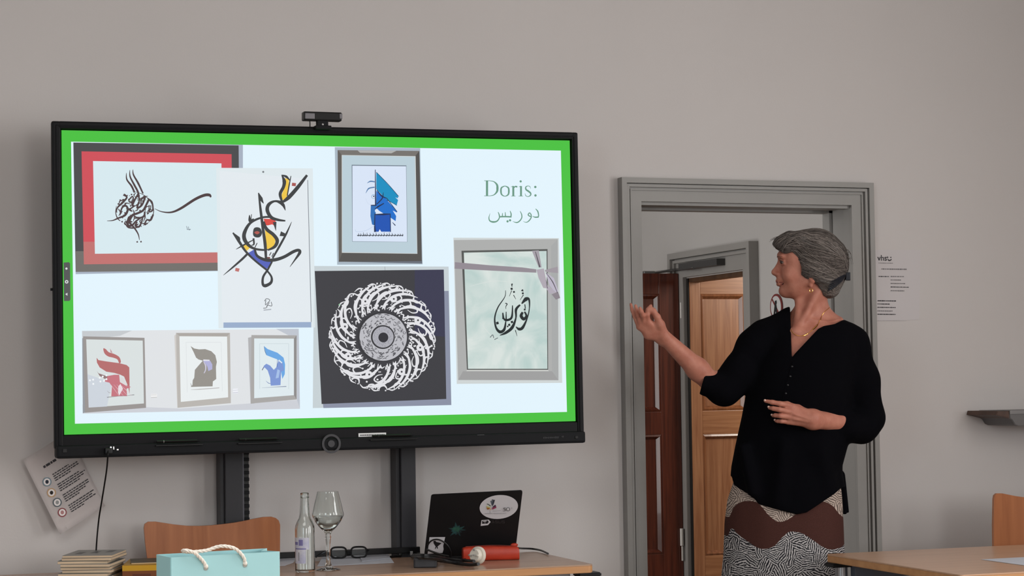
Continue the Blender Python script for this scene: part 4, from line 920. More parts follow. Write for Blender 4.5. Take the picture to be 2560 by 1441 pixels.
for sx, nm in ((-1, 'l'), (1, 'r')):
    out = []; cxx = sx*0.033
    for k in range(28):
        a = 2*math.pi*k/28; ca, sa = math.cos(a), math.sin(a)
        out.append(Vector((cxx+0.0255*math.copysign(abs(ca)**0.6, ca), 0.010-0.012*0, 0.018+0.0175*math.copysign(abs(sa)**0.7, sa))))
    rim = MB().tube(out+[out[0], out[1]], 0.0031, 7, False).build('rim', m_acet, root, True)
    f = MB(); f.ngon([v for v in out]); f.build('lens', m_lens, root)
    MB().tube([(-0.0605, 0.010, 0.026), (-0.070, 0.014, 0.024), (-0.090, 0.016, 0.014), (-0.108, 0.012, 0.003)] if sx < 0 else [(0.0605, 0.010, 0.026), (0.064, 0.017, 0.022), (0.030, 0.026, 0.010), (-0.040, 0.028, 0.004)], [0.0028, 0.0026, 0.0022, 0.0022], 7, sub=4).build('temple', m_acet, root, True)
MB().tube([(-0.010, 0.010, 0.022), (0, 0.008, 0.024), (0.010, 0.010, 0.022)], 0.0022, 7, sub=3).build('bridge', m_acet, root, True)
a, c = atz(976, 1393, TZ+0.004), atz(1000, 1391, TZ+0.004)
pen = empty('short_pen', (a[0], a[1], TZ)); tag(pen, 'short black pen lying on desk right of the white sheets', 'pen')
adopt(MB().tube([a, c], 0.0036, 8).build('barrel', m_gloss), pen); adopt(MB().tube([c, Vector(c)+(Vector(c)-Vector(a)).normalized()*0.006], [0.003, 0.001], 8).build('tip', m_black), pen)

# ------------------------------------------------------------------ laptop
LB, LT = [atz(1060.5, 1387, TZ+0.0155), atz(1287.5, 1383.5, TZ+0.0155)], [None, None]
LT = [atd(1078, 1236.5, (Vector(LB[0])-Vector(CAM_POS)).dot(Vector(CF))-0.075), atd(1306.5, 1225.5, (Vector(LB[1])-Vector(CAM_POS)).dot(Vector(CF))-0.075)]
root = empty('laptop', (LB[0]+LB[1])/2); root.location.z = TZ; tag(root, 'open black laptop with stickers on its lid, seen from behind', 'laptop')
m_lid = mat('laptop_black', (18, 17, 19), rough=0.5, spec=0.35, bump=0.02, bscale=200)
ln = (LB[1]-LB[0]).cross(LT[0]-LB[0]).normalized()
if ln.y > 0: ln = -ln           # towards the camera
ld = (LB[1]-LB[0]).normalized(); lw = (LB[1]-LB[0]).length
back = Vector((0, 0, 1)).cross(ld); back = back if back.y > 0 else -back
def rounded_quad(q, r=0.07, n=4):
    out = []
    for i in range(4):
        p0, p1, p2 = q[i-1], q[i], q[(i+1) % 4]; a = p1+(p0-p1).normalized()*0.008; c = p1+(p2-p1).normalized()*0.008
        for k in range(n+1):
            t = k/n; out.append(a*(1-t)**2+p1*2*t*(1-t)+c*t*t)
    return out
lid = adopt(sheet(rounded_quad([LB[0], LB[1], LT[1], LT[0]]), 'lid', m_lid, 0.006 if True else 0), root)
b0 = [LB[0], LB[1], LB[1]+back*0.185, LB[0]+back*0.185]
b = MB(); b.prism([(p.x, p.y) for p in b0], TZ+0.001, TZ+0.0145, 0.002, plane='xy'); adopt(b.build('base', m_lid), root)
b = MB(); kb = [LB[0]+ld*0.02+back*0.06, LB[1]-ld*0.02+back*0.06, LB[1]-ld*0.02+back*0.14, LB[0]+ld*0.02+back*0.14]
b.prism([(p.x, p.y) for p in kb], TZ+0.0143, TZ+0.0155, 0.0004, plane='xy'); adopt(b.build('keyboard', m_gloss), root)
adopt(MB().tube([LB[0]+ld*0.03, LB[1]-ld*0.03], 0.0055, 10).build('hinge', m_gloss), root)
qn = (LB[1]-LB[0]).cross(LT[0]-LB[0]).normalized(); lid_off = 0.006 if qn.y < 0 else 0.0
def lidp(u, v, off=0.0006):
    d = Vector(ray(u, v)); q = Vector(CAM_POS); o = LB[0]+ln*(lid_off+off); return q+d*((o-q).dot(ln)/d.dot(ln))
def decal(name, shapes, parent, fn, step=0.00025):
    """flat print of several coloured outlines laid one over another; shapes = [(material, [(u,v)...])]"""
    b = MB(); ms = []
    for i, (m, pts) in enumerate(shapes):
        if m not in ms: ms.append(m)
        b.mi = ms.index(m); b.ngon([fn(u, v, 0.0005+i*step) for u, v in pts])
    o = b.build(name, ms, None, False, False); adopt(o, parent); return o
def ell(cx, cy, rx, ry, rot=0.0, n=40):
    c, s_ = math.cos(rot), math.sin(rot)
    return [(cx+rx*math.cos(2*math.pi*k/n)*c-ry*math.sin(2*math.pi*k/n)*s_, cy+rx*math.cos(2*math.pi*k/n)*s_+ry*math.sin(2*math.pi*k/n)*c) for k in range(n)]
def zt5(pts): return [(1180+x/12.007, 1220+y/12.007) for x, y in pts]
cm = lambda n, c: mat('sticker_'+n, c, rough=0.55)
m_sw, m_sk = cm('white', (204, 202, 206)), cm('black', (24, 24, 28))
leafs = [('grey', (96, 104, 112), [(600, 560), (545, 400), (590, 390), (612, 540)]), ('dark', (50, 52, 62), [(612, 550), (640, 360), (690, 370), (650, 500)]), ('mid', (70, 78, 92), [(600, 540), (598, 350), (632, 352), (625, 520)]),
         ('green', (100, 130, 80), [(560, 570), (450, 480), (470, 490), (560, 545)]), ('olive', (78, 92, 76), [(555, 550), (448, 495), (470, 478), (560, 530)]), ('lime', (190, 196, 120), [(555, 590), (430, 545), (440, 585), (550, 605)]),
         ('orange', (206, 140, 60), [(550, 610), (430, 595), (470, 665), (545, 630)]), ('brown', (150, 92, 40), [(520, 610), (450, 610), (470, 660), (520, 640)]), ('salmon', (214, 150, 120), [(560, 620), (530, 690), (570, 660)]),
         ('wine', (140, 50, 84), [(610, 600), (720, 560), (735, 605), (620, 655)]), ('plum', (70, 44, 70), [(620, 575), (700, 510), (725, 560), (640, 600)]), ('rose', (170, 80, 100), [(590, 610), (640, 640), (610, 660)])]
sh = [(m_sw, ell(1247.0, 1268.3, 48.2, 29.8, -0.10))]+[(cm(n, c), zt5(p)) for n, c, p in leafs]
st_g = cm('grey_text', (150, 150, 154)); st_d = cm('dark_text', (74, 74, 78))
sh += [(st_g, zt5([(530, 690), (545, 690), (550, 770), (535, 770)])), (st_g, zt5([(380, 776), (620, 764), (620, 776), (380, 788)])), (st_g, zt5([(640, 766), (900, 768), (900, 780), (640, 780)])), (st_g, zt5([(910, 770), (1030, 760), (1030, 772), (910, 782)])), (st_g, zt5([(620, 700), (860, 680), (860, 690), (620, 712)]))]
sh += [(st_d, zt5([(950, 605), (1010, 598), (1010, 612), (960, 620)])), (st_d, zt5([(946, 605), (962, 605), (960, 645), (944, 645)])), (st_d, zt5([(955, 632), (1000, 640), (1008, 670), (996, 700), (940, 712), (938, 700), (985, 690), (992, 668), (985, 652), (955, 646)]))]
sh += [(st_d, ell(1180+1083/12.007, 1220+648/12.007, 4.6, 4.6)), (m_sw, ell(1180+1083/12.007, 1220+648/12.007, 3.2, 3.4)), (st_g, ell(1180+1190/12.007, 1220+612/12.007, 1.6, 1.6)), (m_sw, ell(1180+1190/12.007, 1220+612/12.007, 0.8, 0.8))]
o = decal('oval_sticker', sh, root, lidp); o['label'] = 'white oval sticker with coloured leaf and the number 50'
sh = [(m_sw, zt5([(285, 975), (500, 960), (560, 1030), (480, 1125), (260, 1150)])), (m_sk, zt5([(310, 995), (480, 985), (505, 1035), (460, 1080), (300, 1085)])), (m_sw, zt5([(340, 1005), (430, 1000), (432, 1022), (338, 1028)])), (m_sw, zt5([(375, 1050), (405, 1048), (405, 1062), (375, 1064)]))]
decal('arrow_sticker', sh, root, lidp)
m_let = cm('faint', (52, 48, 50)); L4 = []
x = 590
for ch in 'ASUS':
    if ch == 'A': L4 += [(m_let, zt5(p)) for p in ([(x, 1075), (x+14, 1075), (x+45, 985), (x+30, 985)], [(x+75, 1070), (x+88, 1070), (x+48, 985), (x+35, 985)], [(x+20, 1045), (x+70, 1042), (x+70, 1055), (x+20, 1058)])]
    elif ch == 'S': L4 += [(m_let, zt5(p)) for p in ([(x, 985), (x+80, 982), (x+80, 995), (x, 998)], [(x, 998), (x+14, 998), (x+14, 1030), (x, 1030)], [(x, 1022), (x+80, 1019), (x+80, 1032), (x, 1035)], [(x+66, 1032), (x+80, 1032), (x+80, 1065), (x+66, 1065)], [(x, 1060), (x+80, 1057), (x+80, 1070), (x, 1073)])]
    else: L4 += [(m_let, zt5(p)) for p in ([(x, 983), (x+14, 983), (x+14, 1070), (x, 1070)], [(x+66, 980), (x+80, 980), (x+80, 1066), (x+66, 1066)], [(x, 1058), (x+80, 1055), (x+80, 1067), (x, 1070)])]
    x += 104
decal('maker_lettering', L4, root, lidp)
random.seed(4); star = []
for i in range(22):
    a = 2*math.pi*i/22; r = (27 if i % 4 == 0 else 17 if i % 2 == 0 else 13)*random.uniform(0.85, 1.1); star.append((1142+r*math.cos(a)*0.95, 1326+r*math.sin(a)*0.72))
m_gs = mat('green_leaf_print', (52, 104, 72), rough=0.5, rgb2=(34, 66, 66), scale=60); m_gt = mat('teal_leaf_print', (40, 82, 84), rough=0.5, rgb2=(26, 40, 44), scale=50)
o = decal('leaf_sticker', [(m_gt, star), (m_gs, [(1142+(x_-1142)*0.62, 1324+(y_-1326)*0.62) for x_, y_ in star])], root, lidp); o['label'] = 'dark green leaf-shaped sticker'
bird = [(1083, 1354), (1088, 1352.5), (1091, 1356), (1096, 1357), (1104, 1359), (1099, 1363), (1094, 1367), (1095, 1372), (1092.5, 1373), (1091.5, 1368), (1089, 1373), (1087, 1373.5), (1089, 1367), (1085, 1361)]
o = decal('bird_sticker', [(m_sw, [(1073.7, 1344), (1113, 1343.6), (1108, 1366), (1109, 1374), (1106.6, 1383), (1069, 1385.6)]), (m_sk, bird)], root, lidp); o['label'] = 'white square sticker with black bird'

# ------------------------------------------------------------------ charger, cables, plug, red case
m_adp = mat('adapter_black', (38, 38, 42), rough=0.45); m_cbl = mat('cable_rubber', (15, 15, 17), rough=0.45)
pa = atz(1063, 1421, TZ)
root = empty('power_adapter', (pa[0], pa[1], TZ), (0, 0, math.radians(-19))); tag(root, 'black power adapter with tangled leads at front edge of the desk before laptop', 'power adapter')
MB().box(-0.036, 0.036, 0.0, 0.075, 0.0, 0.030, 0.004).build('housing', m_adp, root); MB().box(-0.030, 0.030, -0.0006, 0.001, 0.004, 0.026).build('rating_plate', m_grey, root)
def cable(label, pts, r=0.003, sub=6, z=None):
    P = [atz(u, v, zz) for u, v, zz in pts]; o = MB().tube(P, r, 8, sub=sub).build('cable', m_cbl, None, True)
    return adopt(o, adapter) if label is None else tag(o, label, 'cable')
T = TZ+0.006; adapter = root
cable(None, [(1030, 1392, T), (1050, 1394, TZ+0.036), (1075, 1396, TZ+0.036), (1105, 1401, TZ+0.02), (1140, 1409, T+0.003), (1175, 1413, T+0.004), (1196, 1411, T+0.010)], 0.0055)
cable(None, [(1034, 1388, T), (1052, 1389, TZ+0.038), (1085, 1391, TZ+0.034), (1120, 1398, TZ+0.016), (1160, 1402, T+0.003), (1185, 1404, T+0.010)], 0.005)
cable(None, [(1060, 1394, TZ+0.034), (1092, 1402, TZ+0.01), (1120, 1405, T), (1150, 1406, T), (1165, 1396, T), (1140, 1391, T), (1110, 1392, T+0.004), (1080, 1384, TZ+0.014)], 0.0045)
lp = [lidp(u, v, 0.010) for u, v in ((1068, 1380), (1070, 1363), (1080, 1352), (1094, 1349.5), (1108, 1355), (1120, 1366), (1127, 1380), (1128, 1390))]
adopt(MB().tube(lp, 0.0026, 8, sub=6).build('cable', m_cbl, None, True), adapter)
lp = [lidp(u, v, 0.016) for u, v in ((1066, 1374), (1078, 1379), (1092, 1384), (1106, 1388), (1122, 1391))]
adopt(MB().tube(lp, 0.0032, 8, sub=5).build('cable', m_cbl, None, True), adapter)
cable('black laptop lead trailing from red case to the desk end', [(1296, 1371, T+0.012), (1306, 1372, T+0.006), (1330, 1373, T), (1352, 1377, T-0.001), (1370, 1385, T-0.001)], 0.0032)
p0, p1 = atz(998, 1385, TZ+0.006), atz(1050, 1383, TZ+0.006)
root = empty('usb_lead', (p0[0], p0[1], TZ)); tag(root, 'grey lead with silver connectors beside the adapter', 'cable')
adopt(MB().tube([p0, (Vector(p0)+Vector(p1))/2, p1], 0.0045, 8, sub=3).build('lead', mat('grey_lead', (128, 132, 130), rough=0.4), None, True), root)
for u, v in ((1028, 1381), (1036, 1389)):
    q = atz(u, v, TZ+0.012); adopt(MB().box(q[0]-0.004, q[0]+0.004, q[1]-0.006, q[1]+0.006, TZ+0.001, TZ+0.015, 0.001).build('connector', m_silver), root)
m_plug = mat('plug_white', (226, 220, 208), rough=0.4)
pp = atz(1197, 1413, TZ)
ax = (Vector(CAM_POS)-Vector(pp)); ax.z = 0; ax.normalize(); ax = (Matrix.Rotation(math.radians(-38), 3, 'Z') @ ax); ax.z = 0.10; ax.normalize()
root = empty('mains_plug', (pp[0], pp[1], TZ)); tag(root, 'white round mains plug with two pins lying before the red case', 'plug')
Q = ax.to_track_quat('Z', 'Y').to_matrix().to_4x4()
def plug(b, nm, m, smooth=True):
    o = b.build(nm, m, None, smooth, True); o.data.transform(Matrix.Translation((pp[0], pp[1]+0.010, TZ+0.0285)) @ Q); return adopt(o, root)
plug(MB().lathe([(0, -0.010), (0.024, -0.010), (0.028, -0.006), (0.028, 0.002), (0.026, 0.004), (0, 0.004)], 32), 'flange', m_plug)
plug(MB().lathe([(0, 0.003), (0.0205, 0.003), (0.0205, 0.014), (0.0185, 0.018), (0, 0.018)], 32), 'plug_body', m_plug)
for s_ in (-1, 1):
    plug(MB().tube([(s_*0.0095, 0, 0.017), (s_*0.0095, 0, 0.034)], 0.0024, 8).box(0, 0.0001, 0, 0.0001, 0.017, 0.0171), 'pin', m_silver)
    plug(MB().box(-0.004, 0.004, s_*0.0175-0.003, s_*0.0175+0.003, 0.010, 0.0205, 0.001), 'earth_clip', m_silver)
    plug(MB().box(s_*0.013-0.004, s_*0.013+0.004, -0.003, 0.003, 0.016, 0.021, 0.0015), 'rib', m_plug)
m_red = mat('red_leather', (184, 58, 36), rough=0.4, spec=0.5, rgb2=(172, 50, 30), scale=30, bump=0.08, bscale=120)
a, c = atz(1159, 1405, TZ), atz(1299, 1401, TZ); a, c = Vector(a), Vector(c)
root = empty('pencil_case', ((a+c)/2).to_tuple()); tag(root, 'red leather pencil case lying before the laptop', 'pencil case')
d = (c-a).normalized(); pr = Vector((0, 0, 1)).cross(d); L_ = (c-a).length
b = MB(); rings = []; hs = [(0.0, 0.85), (0.006, 0.98), (0.03, 1.0), (0.09, 1.06), (0.12, 0.98), (0.16, 0.95), (L_-0.012, 0.97), (L_-0.003, 0.85), (L_, 0.6)]
for s_, sc in hs:
    R = []
    for k in range(16):
        an = 2*math.pi*k/16; ca, sa = math.cos(an), math.sin(an)
        y = 0.019*math.copysign(abs(ca)**0.55, ca)*(0.9+0.1*sc); z = 0.0225*math.copysign(abs(sa)**0.55, sa)
        z = z*sc if z > 0 else z
        R.append(b.bm.verts.new(a+d*s_+pr*(y+0.019)+Vector((0, 0, z+0.0225))))
    rings.append(R)
for r0, r1 in zip(rings, rings[1:]):
    for k in range(16): b.bm.faces.new((r0[k], r0[(k+1) % 16], r1[(k+1) % 16], r1[k]))
b.bm.faces.new(rings[0][::-1]); b.bm.faces.new(rings[-1])
adopt(b.build('case_body', m_red, None, True, True), root)
q = c-d*0.012+pr*0.03; adopt(MB().sphere((q.x, q.y, TZ+0.046), 0.008, 10, (1.6, 1, 0.8)).build('zip_pull', m_red, None, True), root)
adopt(MB().tube([a+d*0.01+pr*0.023+Vector((0, 0, 0.0450)), a+d*0.09+pr*0.023+Vector((0, 0, 0.0472)), c-d*0.02+pr*0.023+Vector((0, 0, 0.0438))], 0.0016, 6, sub=5).build('zip', mat('zip_dark', (110, 34, 24), rough=0.5)), root)

# ------------------------------------------------------------------ notices on the wall
def font_mesh(txt, size, name='text'):
    cu = bpy.data.curves.new(name, 'FONT'); cu.body = txt; cu.size = size; cu.offset = size*0.012
    t = bpy.data.objects.new(name, cu); COL.objects.link(t); bpy.context.view_layer.update()
    me = bpy.data.meshes.new_from_object(t.evaluated_get(bpy.context.evaluated_depsgraph_get())); bpy.data.objects.remove(t); return me
m_not = mat('notice_paper', (203, 198, 199), rough=0.85); m_not2 = mat('notice_paper_curled', (238, 230, 228), rough=0.85)
# sheet right of the doorway
PX = [(2186, 625), (2301, 626), (2297, 800), (2190, 803)]
root = empty('notice_sheet', aty(2240, 715, WY-0.002)); tag(root, 'white printed notice taped to wall right of the doorway', 'notice')
b = MB(); b.prism([(aty(u, v, WY)[0], aty(u, v, WY)[2]) for u, v in PX], WY-0.0016, WY-0.0004); adopt(b.build('paper', m_not), root)
zn = lambda pts: [(2160+x/6.005, 600+y/6.005) for x, y in pts]
def wallp(u, v, off): return aty(u, v, WY-0.0018-off)
random.seed(31); sh = []
def words(x0, x1, y, h, m, slope=0.012):
    x = x0
    while x < x1-8:
        w = min(random.uniform(12, 34), x1-x); y0 = y+(x-x0)*slope; hh = h*random.uniform(0.75, 1.1)
        sh.append((m, zn([(x, y0-hh/2), (x+w, y0-hh/2+w*slope), (x+w, y0+hh/2+w*slope), (x, y0+hh/2)]))); x += w+random.uniform(3, 7)
m_t1, m_t2 = mat('ink_dark', (62, 60, 64), rough=0.9), mat('ink_grey', (120, 116, 118), rough=0.9)
words(215, 435, 348, 9, m_t2); words(262, 640, 438, 17, m_t2); words(218, 375, 550, 14, m_t1)
for y, x1 in ((550, 600), (602, 562), (655, 620), (708, 678), (764, 605)): words(400, x1, y, 13, m_t2 if y != 708 else m_t1)
words(206, 490, 915, 15, m_t1)
for y, x1 in ((963, 392), (1014, 475), (1067, 430), (1117, 475)): words(204, x1, y, 13, m_t1 if y != 1067 else m_t2)
words(185, 640, 1213, 4, mat('ink_faint', (170, 164, 166), rough=0.9))
sh += [(m_t1, zn(ell(355, 262, 10, 11))), (m_t1, zn(ell(404, 263, 7, 9))), (m_t1, zn([(352, 285), (362, 284), (370, 298), (388, 302), (402, 296), (408, 284), (416, 288), (410, 308), (390, 320), (366, 314)]))]
adopt(decal('notice_print', sh, root, wallp, 0.00001) if False else decal('notice_print', sh, empty('tmp'), wallp, 0.00001), root)
bpy.data.objects.remove(bpy.data.objects['tmp'])
me = font_mesh('vhs', 0.030, 'vhs_lettering'); o = bpy.data.objects.new('vhs_lettering', me); me.materials.append(m_t1); COL.objects.link(o)
q = wallp(*zn([(204, 312)])[0], 0.0006); me.transform(Matrix.Translation(q) @ Matrix.Rotation(math.radians(90), 4, 'X')); adopt(o, root)
# sheet hanging askew under the display's left corner
A_, B_, C_, D_ = (57, 1151), (150, 1337), (263, 1266), (170, 1080)
ya = {'A': 0.262, 'B': 0.245, 'C': 0.282, 'D': 0.296}
VA, VB, VC, VD = aty(*A_, ya['A']), aty(*B_, ya['B']), aty(*C_, ya['C']), aty(*D_, ya['D'])
root = empty('notice_sheet', (VA+VB+VC+VD)/4); tag(root, 'white house-rules notice with four round icons hanging crooked below display corner', 'notice')
def bil(s_, t_): return (VA*(1-s_)+VD*s_)*(1-t_)+(VB*(1-s_)+VC*s_)*t_
bm = bmesh.new(); G = [[bm.verts.new(bil(i/12, j/12)+Vector((0, -0.018*math.sin(math.pi*j/12)*(i/12)**2 if False else -0.010*math.sin(math.pi*i/12), 0))) for i in range(13)] for j in range(13)]
for j in range(12):
    for i in range(12): bm.faces.new((G[j][i], G[j][i+1], G[j+1][i+1], G[j+1][i]))
bmesh.ops.solidify(bm, geom=bm.faces[:], thickness=0.0008); bmesh.ops.recalc_face_normals(bm, faces=bm.faces)
me = bpy.data.meshes.new('paper'); bm.to_mesh(me); bm.free(); adopt(link_mesh('paper', me, m_not2, None, True), root)
# print: placed in sheet coordinates (s along the top, t down the sheet)
from mathutils.geometry import intersect_line_plane
def px2st(u, v):
    M2 = np.array([[D_[0]-A_[0], B_[0]-A_[0]], [D_[1]-A_[1], B_[1]-A_[1]]], float); r = np.linalg.solve(M2, np.array([u-A_[0], v-A_[1]], float)); return r
def shp(u, v, off=0.0):
    s_, t_ = px2st(u, v); return bil(s_, t_)+Vector((0, -0.010*math.sin(math.pi*s_)-0.0016-off, 0))
z5 = lambda x, y: (x/3.991, 1080+y/3.991)
b = MB(); ms = []
def bput(m, pts, off):
    if m not in ms: ms.append(m)
    b.mi = ms.index(m); b.ngon([shp(*z5(x, y), off) for x, y in pts])
dx, dy_ = 0.846, -0.533
for i, (x, y, c, c2) in enumerate(((465, 500, (120, 140, 150), (40, 46, 60)), (510, 608, (196, 160, 120), (40, 34, 30)), (567, 705, (90, 100, 106), (150, 150, 150)), (617, 805, (140, 70, 74), (180, 130, 130)))):
    bput(mat('icon_ring_%d' % i, c, rough=0.8), ell(x, y, 44, 46, 0, 24), 0.0); bput(m_not2, ell(x, y, 33, 35, 0, 24), 0.0002); bput(mat('icon_core_%d' % i, c2, rough=0.8), ell(x, y, 17, 20, 0, 12), 0.0004)
random.seed(8)
def line(x, y, L2, h, m):
    s_ = 0
    while s_ < L2-8:
        w = min(random.uniform(16, 46), L2-s_)
        p = [(x+dx*s_, y+dy_*s_), (x+dx*(s_+w), y+dy_*(s_+w))]; n = (-dy_*h/2, dx*h/2)
        bput(m, [(p[0][0]-n[0], p[0][1]-n[1]), (p[1][0]-n[0], p[1][1]-n[1]), (p[1][0]+n[0], p[1][1]+n[1]), (p[0][0]+n[0], p[0][1]+n[1])], 0.0); s_ += w+7
line(430, 355, 150, 24, m_t1)
for (x, y), ls in (((518, 428), (190, 285, 290, 180)), ((568, 530), (260, 315, 290, 230)), ((620, 634), (310, 300, 250, 170)), ((678, 738), (300, 270, 300, 150))):
    for k, l2 in enumerate(ls): line(x+k*9.5, y+k*20, l2, 10, m_t1)
adopt(b.build('notice_print', ms), root)

# ------------------------------------------------------------------ wall ledge at the right edge, paper on the right table, hall sign
m_ldg = mat('ledge_grey', (104, 102, 102), rough=0.5, metal=0.2); m_ldw = mat('ledge_wood', (88, 62, 50), rough=0.5, rgb2=(70, 50, 40), scale=20)
zl = lambda x, y: (2440+x/10.29, 980+y/10.29)
yl = 0.10
root = empty('wall_ledge', aty(2560, 1040, WY)); tag(root, 'grey ledge with brown wooden end fixed to wall at right edge', 'ledge')
P = [aty(*zl(x, y), yl) for x, y in ((548, 500), (855, 495), (870, 690), (520, 605))]
adopt(MB().prism([(p[0], p[2]) for p in P], yl, WY, 0.002).build('wooden_end', m_ldw), root)
P = [aty(*zl(x, y), yl) for x, y in ((855, 487), (1235, 478), (1235, 905), (1080, 880), (1000, 840), (930, 725), (868, 690))]
P = [(p[0], p[2]) for p in P]; P[1:3] = [(P[1][0]+0.6, P[1][1]), (P[2][0]+0.6, P[2][1]-0.01)]
adopt(MB().prism(P, yl, WY, 0.002).build('ledge_body', m_ldg), root)
P2 = [(P[0][0], P[0][1]+0.0012), (P[1][0], P[1][1]+0.0012), (P[1][0], P[1][1]-0.012), (P[0][0], P[0][1]-0.013)]
adopt(MB().prism(P2, yl-0.004, yl, 0.001).build('ledge_edge', mat('ledge_edge_grey', (128, 126, 126), rough=0.5)), root)
desk_sheet('paper_sheet', 'white sheet lying on the right table near the plywood chair', None, TZ+0.0006, m_paper)
hx = HX-0.004
m_sgr, m_sgw, m_sgk = mat('sign_ring', (120, 48, 46), rough=0.5), mat('sign_white', (206, 206, 206), rough=0.5), mat('sign_black', (30, 30, 32), rough=0.5)
root = empty('hall_sign', atx(1940, 768, hx)); tag(root, 'small round red-ringed prohibition sign on hall wall behind the shoulder', 'sign')
def hp(u, v, off): return atx(u, v, hx-off)
c = atx(1941, 768, hx); R_ = 0.060
def hring(r, n=28): return [(hx, c[1]+r*math.cos(2*math.pi*k/n), c[2]+r*math.sin(2*math.pi*k/n)) for k in range(n)]
b = MB(); b.prism([(q[1], q[2]) for q in hring(R_)], hx-0.002, hx+0.003, plane='yz'); adopt(b.build('sign_disc', m_sgr), root)
b = MB(); b.prism([(q[1], q[2]) for q in hring(R_*0.84)], hx-0.003, hx-0.0015, plane='yz'); adopt(b.build('sign_face', m_sgw), root)
b = MB(); f = lambda y, z: (c[1]+y*R_, c[2]+z*R_)
b.prism([f(0.62, 0.55), f(0.52, 0.66), f(-0.62, -0.52), f(-0.52, -0.62)], hx-0.0042, hx-0.0028, plane='yz'); adopt(b.build('sign_bar', m_sgr), root)
b = MB(); b.prism([f(0.1, 0.45), f(-0.15, 0.5), f(-0.2, 0.3), f(-0.1, 0.2), f(-0.35, -0.6), f(-0.1, -0.6), f(0.0, -0.2), f(0.15, -0.6), f(0.35, -0.6), f(0.12, 0.2)], hx-0.0052, hx-0.0040, plane='yz'); adopt(b.build('sign_figure', m_sgk), root)
